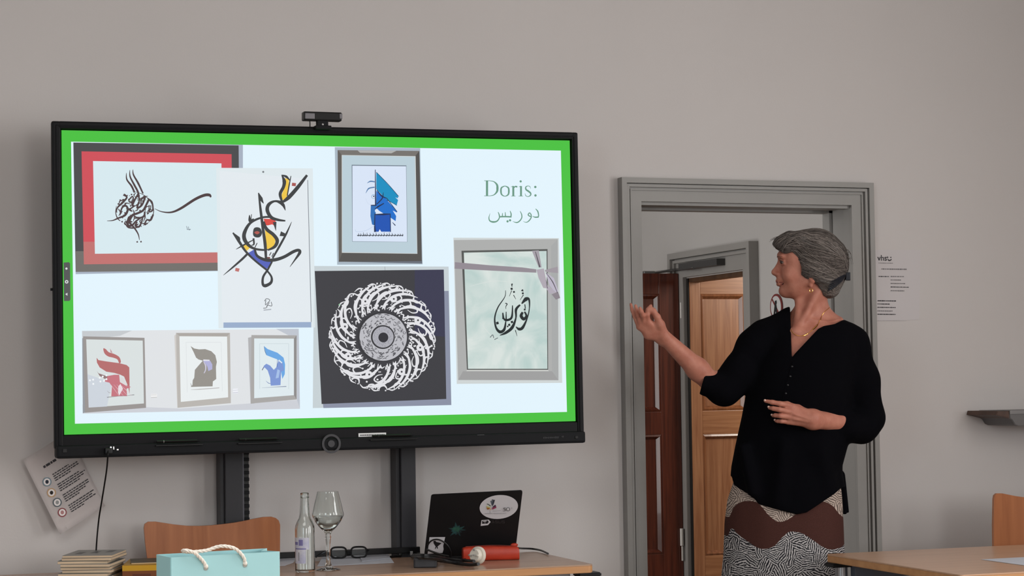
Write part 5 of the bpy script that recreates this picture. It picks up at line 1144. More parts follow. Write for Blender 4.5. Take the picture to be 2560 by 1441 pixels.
# ------------------------------------------------------------------ the standing person: implicit surfaces, one continuous body
D0 = 6.75
PB = atd(1975, 1100, D0); PB.z = 0.0
PSI = YAW+math.atan((1975-1280)/FOCAL)
PE1 = np.array([math.cos(PSI), -math.sin(PSI), 0]); PE2 = np.array([math.sin(PSI), math.cos(PSI), 0])
person = empty('person', PB, (0, 0, -PSI))
tag(person, 'person in black blouse and patterned skirt with grey pinned-up hair pointing at display', 'person')
def Lc(u, v, d=0.0):
    """person-frame point (x right, y away, z up) at pixel u,v and depth offset d"""
    w = CAM_POS+ray(u, v)*(D0+d); q = w-np.array(PB)
    return np.array([q @ PE1, q @ PE2, w[2]])
class SDF:
    def __init__(s): s.ops = []
    def rc(s, p0, p1, r0, r1, k=0.012, sub=False): s.ops.append(('c', np.array(p0, float), np.array(p1, float), r0, r1, k, sub)); return s
    def chain(s, pts, rs, k=0.006):
        for a, b, r0, r1 in zip(pts, pts[1:], rs, rs[1:]): s.rc(a, b, r0, r1, k)
        return s
    def el(s, c, r, k=0.02, rot=None, sub=False): s.ops.append(('e', np.array(c, float), np.array(r, float), rot, 0, k, sub)); return s
    def loft(s, rows, k=0.02, e=2.3):
        """rows of (z, xl, xr, yf, yb), z descending or ascending"""
        rows = sorted(rows); s.ops.append(('l', np.array(rows, float), e, 0, 0, k, False)); return s
    def cut(s, fn, k=0.0): s.ops.append(('f', fn, None, 0, 0, k, True)); return s
    @staticmethod
    def one(op, X, Y, Zz):
        t = op[0]
        if t == 'c':
            _, a, b, r0, r1 = op[:5]; d = b-a; L2 = max(d @ d, 1e-12)
            h = np.clip(((X-a[0])*d[0]+(Y-a[1])*d[1]+(Zz-a[2])*d[2])/L2, 0, 1)
            return np.sqrt((X-a[0]-h*d[0])**2+(Y-a[1]-h*d[1])**2+(Zz-a[2]-h*d[2])**2)-(r0+(r1-r0)*h)
        if t == 'e':
            _, c, r, rot = op[:4]; x, y, z = X-c[0], Y-c[1], Zz-c[2]
            if rot is not None:      # in-picture rotation about the depth axis
                cs, sn = math.cos(rot), math.sin(rot); x, z = x*cs+z*sn, -x*sn+z*cs
            k0 = np.sqrt((x/r[0])**2+(y/r[1])**2+(z/r[2])**2); k1 = np.sqrt((x/r[0]**2)**2+(y/r[1]**2)**2+(z/r[2]**2)**2)+1e-9
            return k0*(k0-1)/k1
        if t == 'l':
            R = op[1]; e = op[2]; z = np.clip(Zz, R[0, 0], R[-1, 0])
            f = [np.interp(z, R[:, 0], R[:, i]) for i in range(1, 5)]
            cx, hx_, cy, hy = (f[0]+f[1])/2, (f[1]-f[0])/2, (f[2]+f[3])/2, (f[3]-f[2])/2
            q = (np.abs((X-cx)/hx_)**e+np.abs((Y-cy)/hy)**e)**(1/e); d = (q-1)*np.minimum(hx_, hy)
            o = np.abs(Zz-z)+0*d; return np.where(o > 0, np.maximum(d, o), d)
        return -op[1](X, Y, Zz)      # cuts: the function is positive where matter is removed
    def bb(s, op, m):
        t = op[0]
        if t == 'c': r = max(op[3], op[4])+m; return np.minimum(op[1], op[2])-r, np.maximum(op[1], op[2])+r
        if t == 'e':
            r = op[2].copy()
            if op[3] is not None: r[0] = r[2] = max(r[0], r[2])
            return op[1]-r-m, op[1]+r+m
        if t == 'l':
            R = op[1]; return np.array([R[:, 1].min(), R[:, 3].min(), R[0, 0]])-m, np.array([R[:, 2].max(), R[:, 4].max(), R[-1, 0]])+m
        return None
    @staticmethod
    def smin(a, b, k):
        if k <= 0: return np.minimum(a, b)
        h = np.maximum(k-np.abs(a-b), 0)/k; return np.minimum(a, b)-h*h*k*0.25
    def ev(s, P):
        P = np.asarray(P, float); f = np.full(len(P), 0.06)
        for op in s.ops:
            d = s.one(op, P[:, 0], P[:, 1], P[:, 2])
            f = -s.smin(-f, d, op[5]) if op[6] else s.smin(f, d, op[5])
        return f
    def project(s, P, off=0.0, it=5):
        P = np.array(P, float)
        for _ in range(it):
            d = s.ev(P); e = 0.001
            g = np.stack([s.ev(P+np.array(v)*e)-s.ev(P-np.array(v)*e) for v in ((1, 0, 0), (0, 1, 0), (0, 0, 1))], 1)/(2*e)
            g /= np.linalg.norm(g, axis=1, keepdims=True)+1e-9; P = P-g*(d-off)[:, None]*0.9
        return P, g
    def grid(s, xs, ys, zs):
        f = np.full((len(xs), len(ys), len(zs)), 0.05, np.float32)
        for op in s.ops:
            b = s.bb(op, op[5]+0.02)
            if b is None: sl = (slice(None),)*3
            else:
                sl = tuple(slice(max(0, np.searchsorted(a, b[0][i])-1), np.searchsorted(a, b[1][i])+1) for i, a in enumerate((xs, ys, zs)))
            X, Y, Zz = xs[sl[0]][:, None, None], ys[sl[1]][None, :, None], zs[sl[2]][None, None, :]
            if 0 in f[sl].shape: continue
            d = s.one(op, X, Y, Zz).astype(np.float32)
            f[sl] = -s.smin(-f[sl], d, op[5]) if op[6] else s.smin(f[sl], d, op[5])
        return f
def surface_nets(f, xs, ys, zs):
    n = f < 0; nx, ny, nz = f.shape
    allc = np.ones((nx-1, ny-1, nz-1), bool); anyc = np.zeros_like(allc)
    for i in (0, 1):
        for j in (0, 1):
            for k in (0, 1):
                q = n[i:nx-1+i, j:ny-1+j, k:nz-1+k]; allc &= q; anyc |= q
    act = np.argwhere(anyc & ~allc); idx = np.full(allc.shape, -1, np.int32); idx[tuple(act.T)] = np.arange(len(act))
    acc = np.zeros((len(act), 3)); cnt = np.zeros(len(act))
    C = [(i, j, k) for i in (0, 1) for j in (0, 1) for k in (0, 1)]
    val = {c: f[act[:, 0]+c[0], act[:, 1]+c[1], act[:, 2]+c[2]].astype(float) for c in C}
    pos = {c: np.stack([xs[act[:, 0]+c[0]], ys[act[:, 1]+c[1]], zs[act[:, 2]+c[2]]], 1) for c in C}
    for a in C:
        for ax in range(3):
            if a[ax] == 0:
                b = list(a); b[ax] = 1; b = tuple(b); m = (val[a] < 0) != (val[b] < 0)
                t = val[a][m]/(val[a][m]-val[b][m]+1e-12); acc[m] += pos[a][m]*(1-t)[:, None]+pos[b][m]*t[:, None]; cnt[m] += 1
    V = acc/cnt[:, None]; F = []
    for ax in range(3):
        sl0 = [slice(1, -1)]*3; sl1 = [slice(1, -1)]*3
        sl0[ax] = slice(0, -1); sl1[ax] = slice(1, None)
        a, b = n[tuple(sl0)], n[tuple(sl1)]; e = np.argwhere(a != b); inside = a[tuple(e.T)]
        o = np.ones(3, int); o[ax] = 0; e = e+o
        u, v = [(1, 2), (2, 0), (0, 1)][ax]
        def at_(du, dv):
            q = e.copy(); q[:, u] += du; q[:, v] += dv; return idx[tuple(q.T)]
        Q = np.stack([at_(-1, -1), at_(0, -1), at_(0, 0), at_(-1, 0)], 1); Q[~inside] = Q[~inside][:, ::-1]; F.append(Q)
    F = np.concatenate(F); return V, F[(F >= 0).all(1)]
def sdf_mesh(name, s, xs, ys, zs, m, parent, relax=1):
    V, F = surface_nets(s.grid(xs, ys, zs), xs, ys, zs)
    for _ in range(relax):      # light smoothing
        A = np.zeros_like(V); c = np.zeros(len(V))
        for i in range(4):
            a, b = F[:, i], F[:, (i+1) % 4]
            for ax in range(3): A[:, ax] += np.bincount(a, V[b, ax], len(V))+np.bincount(b, V[a, ax], len(V))
            c += np.bincount(a, minlength=len(V))+np.bincount(b, minlength=len(V))
        V = V*0.5+0.5*A/np.maximum(c, 1)[:, None]
    me = bpy.data.meshes.new(name); me.vertices.add(len(V)); me.vertices.foreach_set('co', V.ravel().astype(np.float32))
    me.loops.add(len(F)*4); me.loops.foreach_set('vertex_index', F.ravel().astype(np.int32)); me.polygons.add(len(F))
    me.polygons.foreach_set('loop_start', (np.arange(len(F))*4).astype(np.int32)); me.update(calc_edges=True); me.validate()
    return link_mesh(name, me, m, parent, True)
rng = lambda a, b, h: np.arange(a, b, h)

# ---- materials
m_skin = mat('skin', (192, 130, 110), rough=0.5, spec=0.35, rgb2=(174, 110, 92), scale=38, detail=5, sss=0.12, bump=0.10, bscale=240, ramp=(0.3, 0.7))
m_lip = mat('lip', (138, 70, 68), rough=0.4, sss=0.1); m_nail = mat('nail', (222, 184, 168), rough=0.3)
m_eyew = mat('eye_white', (128, 112, 106), rough=0.2); m_iris = mat('iris_dark', (52, 42, 36), rough=0.2); m_lash = mat('lash_dark', (52, 36, 32), rough=0.7)
m_blouse = mat('black_blouse', (7, 7, 11), rough=0.9, spec=0.06, sheen=0.0, bump=0.10, bscale=24)
m_gold = mat('gold', (232, 176, 96), rough=0.2, metal=1.0)
m_button = mat('button_black', (22, 22, 26), rough=0.3)

# ---- body
B = SDF()
z_ = lambda v, d=0.0, u=1980: Lc(u, v, d)[2]
def rows(t):
    out = []
    for v, ul, ur, yf, yb_ in t:
        a, b = Lc(ul, v), Lc(ur, v); out.append((a[2], a[0], b[0], yf, yb_))
    return out
B.loft(rows([(806, 1962, 2092, -0.052, 0.075), (830, 1915, 2128, -0.080, 0.095), (860, 1900, 2136, -0.100, 0.105), (900, 1892, 2130, -0.115, 0.108), (977, 1888, 2112, -0.128, 0.105),
              (1060, 1880, 2104, -0.112, 0.095), (1167, 1852, 2090, -0.108, 0.10), (1260, 1845, 2080, -0.112, 0.11), (1330, 1845, 2078, -0.112, 0.112), (1380, 1850, 2074, -0.108, 0.105)]), 0.03)
B.rc(Lc(2036, 712, 0.004), Lc(2021, 806, 0.012), 0.047, 0.054, 0.03)                    # neck
B.rc(Lc(2046, 782, 0.03), Lc(2118, 846, 0.02), 0.034, 0.034, 0.04).rc(Lc(2008, 790, 0.03), Lc(1918, 850, 0.01), 0.030, 0.034, 0.03)   # trapezius
B.rc(Lc(1994, 832, -0.066), Lc(2085, 822, -0.042), 0.007, 0.006, 0.022).rc(Lc(1984, 832, -0.064), Lc(1950, 828, -0.048), 0.007, 0.005, 0.022)  # collar bones
B.rc(Lc(2046, 724, -0.042), Lc(1994, 826, -0.058), 0.010, 0.006, 0.026).rc(Lc(1996, 756, -0.020), Lc(1992, 826, -0.052), 0.010, 0.006, 0.026)  # neck cords
# head, turned to the picture's left
B.el(Lc(2034, 655, 0), (0.094, 0.074, 0.096), 0.02).el(Lc(1984, 642, 0), (0.048, 0.060, 0.056), 0.03)
B.el(Lc(1990, 690, 0), (0.049, 0.056, 0.070), 0.03)
for q in (-1, 1):
    B.rc(Lc(1965, 728.5, q*0.008), Lc(2020, 706, q*0.048), 0.0160, 0.020, 0.022)          # jaw
    B.el(Lc(1973, 688, q*0.036), (0.022, 0.020, 0.024), 0.020)                           # cheek
    B.rc(Lc(1955, 641, q*0.036), Lc(1951, 639, q*0.010), 0.010, 0.010, 0.014)            # brow
B.el(Lc(1961, 728.5, 0), (0.0175, 0.020, 0.0165), 0.012).el(Lc(1990, 722, 0), (0.040, 0.044, 0.026), 0.02)
B.rc(Lc(1953, 650, 0), Lc(1938, 678, 0), 0.0070, 0.0085, 0.010).rc(Lc(1938, 678, 0), Lc(1935.5, 681, 0), 0.0085, 0.0095, 0.006).rc(Lc(1937, 682, 0), Lc(1952, 692, 0), 0.0075, 0.009, 0.008)
B.rc(Lc(1960, 655, 0), Lc(1951, 686, 0), 0.011, 0.011, 0.012)
for q in (-1, 1): B.el(Lc(1943.5, 685.5, q*0.0115), (0.0085, 0.0065, 0.0065), 0.006)
B.el(Lc(1954, 700, 0), (0.016, 0.026, 0.016), 0.010)
for q in (-1, 1): B.el(Lc(1952, 656, q*0.032), (0.011, 0.014, 0.0095), 0.010, sub=True)    # eye sockets
for q in (-1, 1):
    B.el(Lc(1961.5, 656, q*0.031), (0.0125, 0.0125, 0.0125), 0.004)
    B.rc(Lc(1952.5, 651.5, q*0.024), Lc(1960, 653, q*0.043), 0.0032, 0.0030, 0.004).rc(Lc(1953.5, 661, q*0.024), Lc(1961, 660.5, q*0.042), 0.0028, 0.0026, 0.005)  # lids
for q in (-1, 1):
    B.chain([Lc(1943.6, 702.8, 0), Lc(1947.5, 703.8, q*0.012), Lc(1957, 706, q*0.021)], [0.0056, 0.0050, 0.0022], 0.004)
    B.chain([Lc(1945.8, 711.2, 0), Lc(1949, 710.6, q*0.012), Lc(1957, 707, q*0.021)], [0.0062, 0.0056, 0.0022], 0.004)
B.rc(Lc(1946, 707, -0.012), Lc(1946, 707, 0.012), 0.0016, 0.0016, 0.002, True)
for q in (-1, 1):
    B.el(Lc(2030, 690, q*0.074), (0.014, 0.008, 0.026), 0.008, 0.15).el(Lc(2027, 713, q*0.070), (0.007, 0.006, 0.010), 0.006)
# right arm, raised to the display, palm up
SR, ER, WR_ = Lc(1908, 850, 0.0), Lc(1790, 968, -0.055), Lc(1668, 851, -0.12)
B.rc(SR, ER, 0.036, 0.034, 0.03); mr = ER*0.62+WR_*0.38
B.chain([ER, mr, WR_], [0.036, 0.0355, 0.0245], 0.02)
kn = [Lc(1620, 803, -0.150), Lc(1610, 805, -0.146), Lc(1602, 811, -0.140), Lc(1598, 819, -0.134)]
w0 = [Lc(1664, 843, -0.128), Lc(1660, 847, -0.124), Lc(1657, 850, -0.118), Lc(1655, 853, -0.114)]
for a, b in zip(w0, kn): B.rc(a, b, 0.0145, 0.0098, 0.012)
B.el(Lc(1634, 826, -0.130), (0.040, 0.014, 0.022), 0.015, 0.70)
B.chain([kn[0], Lc(1618, 787, -0.162), Lc(1620, 775, -0.160), Lc(1627, 765, -0.152)], [0.0092, 0.0080, 0.0072, 0.0055], 0.004)
B.chain([kn[1], Lc(1607, 789, -0.166), Lc(1603, 779, -0.176), Lc(1600, 771, -0.176)], [0.0094, 0.0082, 0.0072, 0.0056], 0.004)
B.chain([kn[2], Lc(1595, 789, -0.150), Lc(1591.5, 776, -0.156), Lc(1589, 765, -0.156)], [0.0090, 0.0078, 0.0068, 0.0054], 0.003)
B.chain([kn[3], Lc(1587, 793, -0.132), Lc(1580.5, 776, -0.132), Lc(1577, 761, -0.130)], [0.0084, 0.0072, 0.0062, 0.0048], 0.003)
B.chain([Lc(1660, 838, -0.130), Lc(1651, 812, -0.148), Lc(1643, 793, -0.156), Lc(1633, 778, -0.158), Lc(1626, 774.5, -0.160)], [0.0170, 0.0135, 0.0098, 0.0088, 0.0066], 0.010)
# left arm, bent across the waist
SL, EL, WL = Lc(2130, 862, 0.0), Lc(2164, 1062, 0.01), Lc(2030, 1049, -0.165)
B.rc(SL, EL, 0.042, 0.037, 0.03); ml = EL*0.6+WL*0.4
B.chain([EL, ml, WL], [0.037, 0.0385, 0.0275], 0.02)
B.rc(Lc(2032, 1043, -0.165), Lc(2032, 1056, -0.162), 0.021, 0.020, 0.03)
kn = [Lc(1979, 1017, -0.176), Lc(1976, 1030, -0.182), Lc(1973, 1043, -0.179), Lc(1970, 1055, -0.170)]
w0 = [Lc(2026, 1038, -0.170), Lc(2025, 1045, -0.172), Lc(2024, 1052, -0.170), Lc(2023, 1058, -0.166)]
for a, b in zip(w0, kn): B.rc(a, b, 0.0150, 0.0098, 0.012)
B.chain([kn[0], Lc(1951, 1010.5, -0.182), Lc(1931, 1006.5, -0.180), Lc(1913.5, 1003.2, -0.172)], [0.0100, 0.0088, 0.0078, 0.0058], 0.004)
B.chain([kn[1], Lc(1949, 1025, -0.194), Lc(1933, 1022, -0.188), Lc(1923.5, 1020, -0.172)], [0.0102, 0.0088, 0.0078, 0.0060], 0.0022)
B.chain([kn[2], Lc(1950, 1040, -0.190), Lc(1938, 1039, -0.180), Lc(1932.5, 1040, -0.164)], [0.0098, 0.0084, 0.0074, 0.0058], 0.0022)
B.chain([kn[3], Lc(1954, 1054, -0.178), Lc(1944.5, 1053.5, -0.168), Lc(1939.5, 1053, -0.152)], [0.0088, 0.0074, 0.0066, 0.0052], 0.0022)
B.chain([Lc(2022, 1036, -0.150), Lc(1995, 1022, -0.148), Lc(1968, 1012, -0.150), Lc(1945, 1008, -0.152)], [0.0150, 0.0125, 0.0095, 0.0070], 0.008)
for a, b in ((Lc(2028, 1050, -0.190), Lc(1985, 1036, -0.1905)), (Lc(2032, 1056, -0.188), Lc(1985, 1048, -0.187))): B.rc(a, b, 0.0030, 0.0022, 0.008)   # sinews
# legs
for q in (-1, 1):
    hip, knee, ank = np.array([q*0.080-0.012, 0.0, 0.80]), np.array([q*0.080-0.012, -0.01, 0.47]), np.array([q*0.08, 0.02, 0.085])
    B.rc(hip, knee, 0.076, 0.052, 0.02).rc(knee, ank, 0.050, 0.033, 0.03).rc(ank, np.array([q*0.085, -0.12, 0.035]), 0.033, 0.024, 0.02)
B.rc(np.array([-0.08, 0, 0.86]), np.array([0.05, 0, 0.86]), 0.09, 0.09, 0.03)
xs, ys = rng(-0.62, 0.34, 0.0027), rng(-0.300, 0.16, 0.0027); zs = np.concatenate([rng(-0.01, 0.70, 0.014), rng(0.70, 1.82, 0.0026)])
body = sdf_mesh('body', B, xs, ys, zs, m_skin, person)

# ---- face details
def blob(name, c, r, m, n=14, parent=None, rot=0.0):
    b = MB(); b.sphere((0, 0, 0), 1.0, n, r); o = b.build(name, m, parent or person, True); o.data.transform(Matrix.Translation(Vector(c)) @ Matrix.Rotation(rot, 4, 'Y')); return o
for q in (-1, 1):
    e = blob('eye', Lc(1960.2, 656, q*0.0318), (0.0128, 0.0126, 0.0085), m_eyew); blob('iris', Lc(1954.2, 656, q*0.0358), (0.0058, 0.0058, 0.0058), m_iris, 12, e)
    P, g = B.project([Lc(1948.5+6*t*t, 652.2+1.8*t, q*(0.020+0.026*t)) for t in np.linspace(0, 1, 9)], 0.0012)
    MB().tube([Vector(p) for p in P], [0.0006+0.0011*math.sin(math.pi*min(1, t*0.9+0.1)) for t in np.linspace(0, 1, 9)], 6).build('eyelash', m_lash, person, True)
    P, g = B.project([Lc(1947+9*t*t, 641.5-3.0*t+4*t*t, q*(0.012+0.036*t)) for t in np.linspace(0, 1, 9)], 0.0006)
    MB().tube([Vector(p) for p in P], [0.0013*(1-0.6*t) for t in np.linspace(0, 1, 9)], 6).build('eyebrow', mat('brow_brown', (106, 78, 66), rough=0.8), person, True)
for nm, pts, r in (('lip', [(1957.5, 705.4, -0.021), (1948.0, 703.4, -0.012), (1943.2, 702.6, 0), (1948.0, 703.4, 0.012), (1957.5, 705.4, 0.021)], (0.0012, 0.0034, 0.0042, 0.0034, 0.0012)),
                   ('lip', [(1957.5, 707.4, -0.021), (1949.4, 710.6, -0.012), (1945.4, 711.2, 0), (1949.4, 710.6, 0.012), (1957.5, 707.4, 0.021)], (0.0012, 0.0040, 0.0048, 0.0040, 0.0012))):
    P, W = cr_path([Vector(Lc(*p)) for p in pts], r, 6); P, g = B.project([tuple(p) for p in P], -0.0002)
    MB().tube([Vector(p) for p in P], [w*0.62 for w in W], 8).build(nm, m_lip, person, True)
P, g = B.project([Lc(1946+12*abs(t)**1.2, 706.8-1.0*abs(t), 0.021*t) for t in np.linspace(-1, 1, 13)], 0.0004)
MB().tube([Vector(p) for p in P], [0.0016]*13, 6).build('mouth_line', mat('mouth_dark', (70, 34, 34), rough=0.6), person, True)
for pts in ([(1913.0, 1002.2, -0.1745)], [(1922.5, 1018.6, -0.1760)], [(1931.6, 1038.6, -0.1680)], [(1938.6, 1051.6, -0.1555)]):
    P, g = B.project([Lc(*pts[0])], 0.0002); blob('nail', P[0], (0.0042, 0.0028, 0.0036), m_nail, 10)
# earring and necklace
c = Lc(2027.5, 724, -0.084)
MB().tube([Vector(c)+Vector((0.0050*math.sin(a), -0.001, -0.009-0.0085*math.cos(a)*-1 if False else -0.004+0.0060*math.cos(a))) for a in np.linspace(0, 2*math.pi, 20)], 0.0012, 6).build('earring', m_gold, person, True)
pts = [Lc(2078, 768, 0.0), Lc(2064, 780, -0.03), Lc(2050, 802, -0.055), Lc(2036, 822, -0.068), Lc(2014, 838, -0.078), Lc(1996, 840, -0.080), Lc(1982, 832, -0.075), Lc(1976, 822, -0.07)]
P, _ = cr_path([Vector(p) for p in pts], [1]*len(pts), 8); P, g = B.project([tuple(p) for p in P], 0.0010)
chain_o = MB().tube([Vector(p) for p in P], 0.0010, 6).build('necklace', m_gold, person, True)
for i0, i1, r in ((19, 27, 0.0026), (30, 37, 0.0022)): MB().tube([Vector(p) for p in P[i0:i1]], [r*0.5]+[r]*(i1-i0-2)+[r*0.5], 7).build('gold_bar', m_gold, chain_o, True)

# ---- blouse
BL = SDF()
BL.loft(rows([(792, 1975, 2090, -0.045, 0.085), (812, 1930, 2128, -0.080, 0.105), (840, 1902, 2148, -0.104, 0.118), (880, 1886, 2150, -0.126, 0.122), (930, 1874, 2140, -0.142, 0.124), (977, 1866, 2130, -0.148, 0.122), (1043, 1854, 2126, -0.142, 0.116),
               (1115, 1838, 2120, -0.136, 0.116), (1167, 1828, 2106, -0.136, 0.120), (1190, 1826, 2106, -0.140, 0.126), (1217, 1829, 2112, -0.146, 0.134), (1262, 1830, 2116, -0.150, 0.142), (1330, 1832, 2118, -0.150, 0.146)]), 0.03, 2.2)
BL.rc(Lc(1992, 808, 0.01), Lc(1908, 846, 0.0), 0.047, 0.050, 0.03).rc(Lc(2085, 838, 0.01), Lc(2128, 862, 0.0), 0.046, 0.054, 0.03)
BL.rc(Lc(1990, 800, 0.025), Lc(2050, 808, 0.03), 0.044, 0.044, 0.03).rc(Lc(1972, 807, 0.015), Lc(1915, 836, 0.004), 0.0455, 0.048, 0.02)
BL.chain([Lc(1908, 846, 0.0), Lc(1882, 866, -0.012), Lc(1840, 934, -0.035), Lc(1802, 972, -0.05)], [0.050, 0.050, 0.046, 0.046], 0.03)
BL.rc(Lc(1802, 972, -0.05), Lc(1742, 946, -0.078), 0.046, 0.041, 0.02).el(Lc(1812, 978, -0.045), (0.045, 0.045, 0.038), 0.03).rc(Lc(1862, 935, -0.02), Lc(1815, 980, -0.04), 0.045, 0.040, 0.03)
BL.rc(Lc(1762, 982, -0.07), Lc(1742, 978, -0.085), 0.010, 0.006, 0.01)
BL.rc(Lc(2130, 860, 0.0), Lc(2154, 950, 0.005), 0.053, 0.056, 0.03).rc(Lc(2154, 950, 0.005), Lc(2167, 1042, 0.012), 0.056, 0.058, 0.03).rc(Lc(2166, 1048, 0.01), Lc(2152, 1074, -0.01), 0.054, 0.044, 0.03).rc(Lc(2156, 1068, -0.01), Lc(2119, 1067, -0.066), 0.054, 0.049, 0.02)
BL.rc(Lc(2098, 1190, 0.03), Lc(2114, 1280, 0.03), 0.020, 0.0115, 0.02)
# folds
for a, b, r in ((Lc(1856, 1120, -0.10), Lc(1880, 1230, -0.125), 0.010), (Lc(2050, 1130, -0.12), Lc(2075, 1230, -0.125), 0.012), (Lc(1960, 1120, -0.132), Lc(1945, 1250, -0.142), 0.010), (Lc(1845, 905, -0.05), Lc(1812, 985, -0.06), 0.012)):
    BL.rc(a, b, r, r*0.6, 0.05)
# neckline: V opening cut through the front, round opening for the neck
def poly_sdf(P):
    P = np.array(P, float)
    def f(X, Zz):
        X, Zz = np.broadcast_arrays(X, Zz); d = np.full(X.shape, 1e9); s_ = np.ones(X.shape)
        for i in range(len(P)):
            a, b = P[i], P[i-1]; e = b-a; wx, wz = X-a[0], Zz-a[1]
            t = np.clip((wx*e[0]+wz*e[1])/(e @ e), 0, 1); d = np.minimum(d, (wx-e[0]*t)**2+(wz-e[1]*t)**2)
            c1, c2, c3 = Zz >= a[1], Zz < b[1], e[0]*wz > e[1]*wx
            s_ = np.where((c1 & c2 & c3) | (~c1 & ~c2 & ~c3), -s_, s_)
        return s_*np.sqrt(d)
    return f
VN = poly_sdf([tuple(Lc(u, v, -0.10)[[0, 2]]) for u, v in ((1975, 768), (1976.5, 800), (1978, 850), (1979.5, 895), (1988, 884), (2018, 852), (2046, 822), (2060, 815), (2087, 810), (2114, 796), (2114, 700), (1975, 700))])
BL.cut(lambda X, Y, Zz: -(np.maximum(VN(X, Zz)+0*Y, Y-0.075)), 0.004)
def cutline(u0, v0, u1, v1, d, box, sgn):
    a, b = Lc(u0, v0, d)[[0, 2]], Lc(u1, v1, d)[[0, 2]]; n = np.array([-(b-a)[1], (b-a)[0]]); n /= np.linalg.norm(n); n *= sgn
    x0, x1, z0, z1 = box
    def f(X, Y, Zz):
        inside = (X > x0) & (X < x1) & (Zz > z0) & (Zz < z1)+0*(Y > 9)
        return np.where(inside, (X-a[0])*n[0]+(Zz-a[1])*n[1]+0*Y, -1.0)
    return f
a_, b_ = Lc(1768, 922, -0.08)[[0, 2]], Lc(1749, 984, -0.08)[[0, 2]]; SGN = 1 if -(b_-a_)[1] < 0 else -1   # removes what lies towards the hand
BL.cut(cutline(1768, 922, 1749, 984, -0.08, (-0.6, Lc(1800, 900)[0], 1.0, 1.7), SGN))
hp_ = [(1800, 1190), (1826, 1197), (1832.6, 1217), (1850, 1228), (1868, 1236), (1887, 1250), (1896, 1262), (1950, 1276), (1991, 1286), (2016, 1281.5), (2054, 1257), (2087, 1235), (2102, 1224), (2112, 1222), (2140, 1222)]
HPx = np.array([Lc(u, v, -0.14)[0] for u, v in hp_]); HPz = np.array([Lc(u, v, -0.14)[2] for u, v in hp_]); zb_ = z_(1283, 0.03, 2110)
BL.cut(lambda X, Y, Zz: np.where(Y < -0.01, np.interp(X, HPx, HPz), np.where(X > Lc(2103, 1250)[0], zb_, np.interp(X, HPx, HPz)))-Zz)
b0_ = Lc(2095, 1035, -0.09)
LCUT = (Lc(2060, 1060)[0], Lc(2122, 1060)[0], Lc(2100, 1112)[2], Lc(2100, 1030)[2])
def left_cuff(X, Y, Zz):      # opens the left sleeve just around the forearm's exit
    a, b = Lc(2104, 1036, -0.12)[[0, 2]], Lc(2117, 1098, -0.12)[[0, 2]]; n = np.array([-(b-a)[1], (b-a)[0]]); n /= np.linalg.norm(n)
    dd = (X-a[0])*n[0]+(Zz-a[1])*n[1]; dd = dd*(1 if n[0] < 0 else -1)
    return np.where((Y < -0.05) & (X > LCUT[0]) & (Zz > LCUT[2]-0.05) & (Zz < LCUT[3]+0.04), dd, -1.0)
SLV = BL
SLV.cut(lambda X, Y, Zz: np.where(Y < -0.143, left_cuff(X, Y, Zz), -1.0))
blouse = sdf_mesh('blouse', BL, rng(-0.40, 0.34, 0.0035), rng(-0.20, 0.165, 0.0035), rng(z_(1300), z_(745), 0.0035), m_blouse, person)
for v, u in ((912, 1978), (940, 1974), (962, 1968), (985, 1963)):
    P, g = BL.project([Lc(u, v, -0.15)], 0.0006); blob('button', P[0], (0.0038, 0.0020, 0.0038), m_button, 12)
P, g = BL.project([Lc(1980-0.25*(v-895), v, -0.15) for v in np.linspace(898, 1000, 14)], 0.0004)
MB().tube([Vector(p) for p in P], 0.0012, 6).build('placket', m_blouse, person, True)

# ---- skirt
sk = [(1180, 1842, 2098, -0.122, 0.118), (1251, 1818, 2105, -0.138, 0.130), (1306, 1811, 2108, -0.142, 0.135), (1388, 1808, 2111, -0.146, 0.140), (1441, 1803, 2113, -0.150, 0.144)]
R = rows(sk); R.append((0.34, R[-1][1]-0.02, R[-1][2]+0.02, -0.175, 0.165)); R = sorted(R); Ra = np.array(R)
b = MB(); rings = []; NS = 96
for z in np.linspace(0.34, R[-1][0], 46):
    xl, xr, yf, yb_ = [np.interp(z, Ra[:, 0], Ra[:, i]) for i in range(1, 5)]; amp = 0.004+0.012*max(0, (0.75-z)/0.4)
    ring_ = []
    for k in range(NS):
        a = 2*math.pi*k/NS; f = 1+amp*2.2*(math.sin(7*a+1.3)+0.6*math.sin(11*a+0.4*z*8))
        ca, sa = math.cos(a), math.sin(a); px_ = math.copysign(abs(ca)**0.85, ca); py_ = math.copysign(abs(sa)**0.85, sa)
        ring_.append(b.bm.verts.new(((xl+xr)/2+(xr-xl)/2*px_*(1 if abs(ca) > 0.8 else f), (yf+yb_)/2+(yb_-yf)/2*py_*f, z)))
    rings.append(ring_)
for r0, r1 in zip(rings, rings[1:]):
    for k in range(NS): b.bm.faces.new((r0[k], r0[(k+1) % NS], r1[(k+1) % NS], r1[k]))
b.bm.faces.new(rings[-1])
m_skirt = bpy.data.materials.new('skirt_print'); m_skirt.use_nodes = True; nt = m_skirt.node_tree; Ln = nt.links.new; bs = nt.nodes['Principled BSDF']
bs.inputs['Roughness'].default_value = 0.85; bs.inputs['Specular IOR Level'].default_value = 0.2
tc = nd(nt, 'ShaderNodeTexCoord'); sx = nd(nt, 'ShaderNodeSeparateXYZ'); Ln(tc.outputs['Object'], sx.inputs[0])
def mth(op, a, b_=None, c=None):
    n = nd(nt, 'ShaderNodeMath', operation=op)
    for i, v in enumerate((a, b_, c)):
        if v is None: continue
        if isinstance(v, (int, float)): n.inputs[i].default_value = v
        else: Ln(v, n.inputs[i])
    return n.outputs[0]
nz = nd(nt, 'ShaderNodeTexNoise'); nz.inputs['Scale'].default_value = 26; nz.inputs['Detail'].default_value = 2; Ln(tc.outputs['Object'], nz.inputs['Vector'])
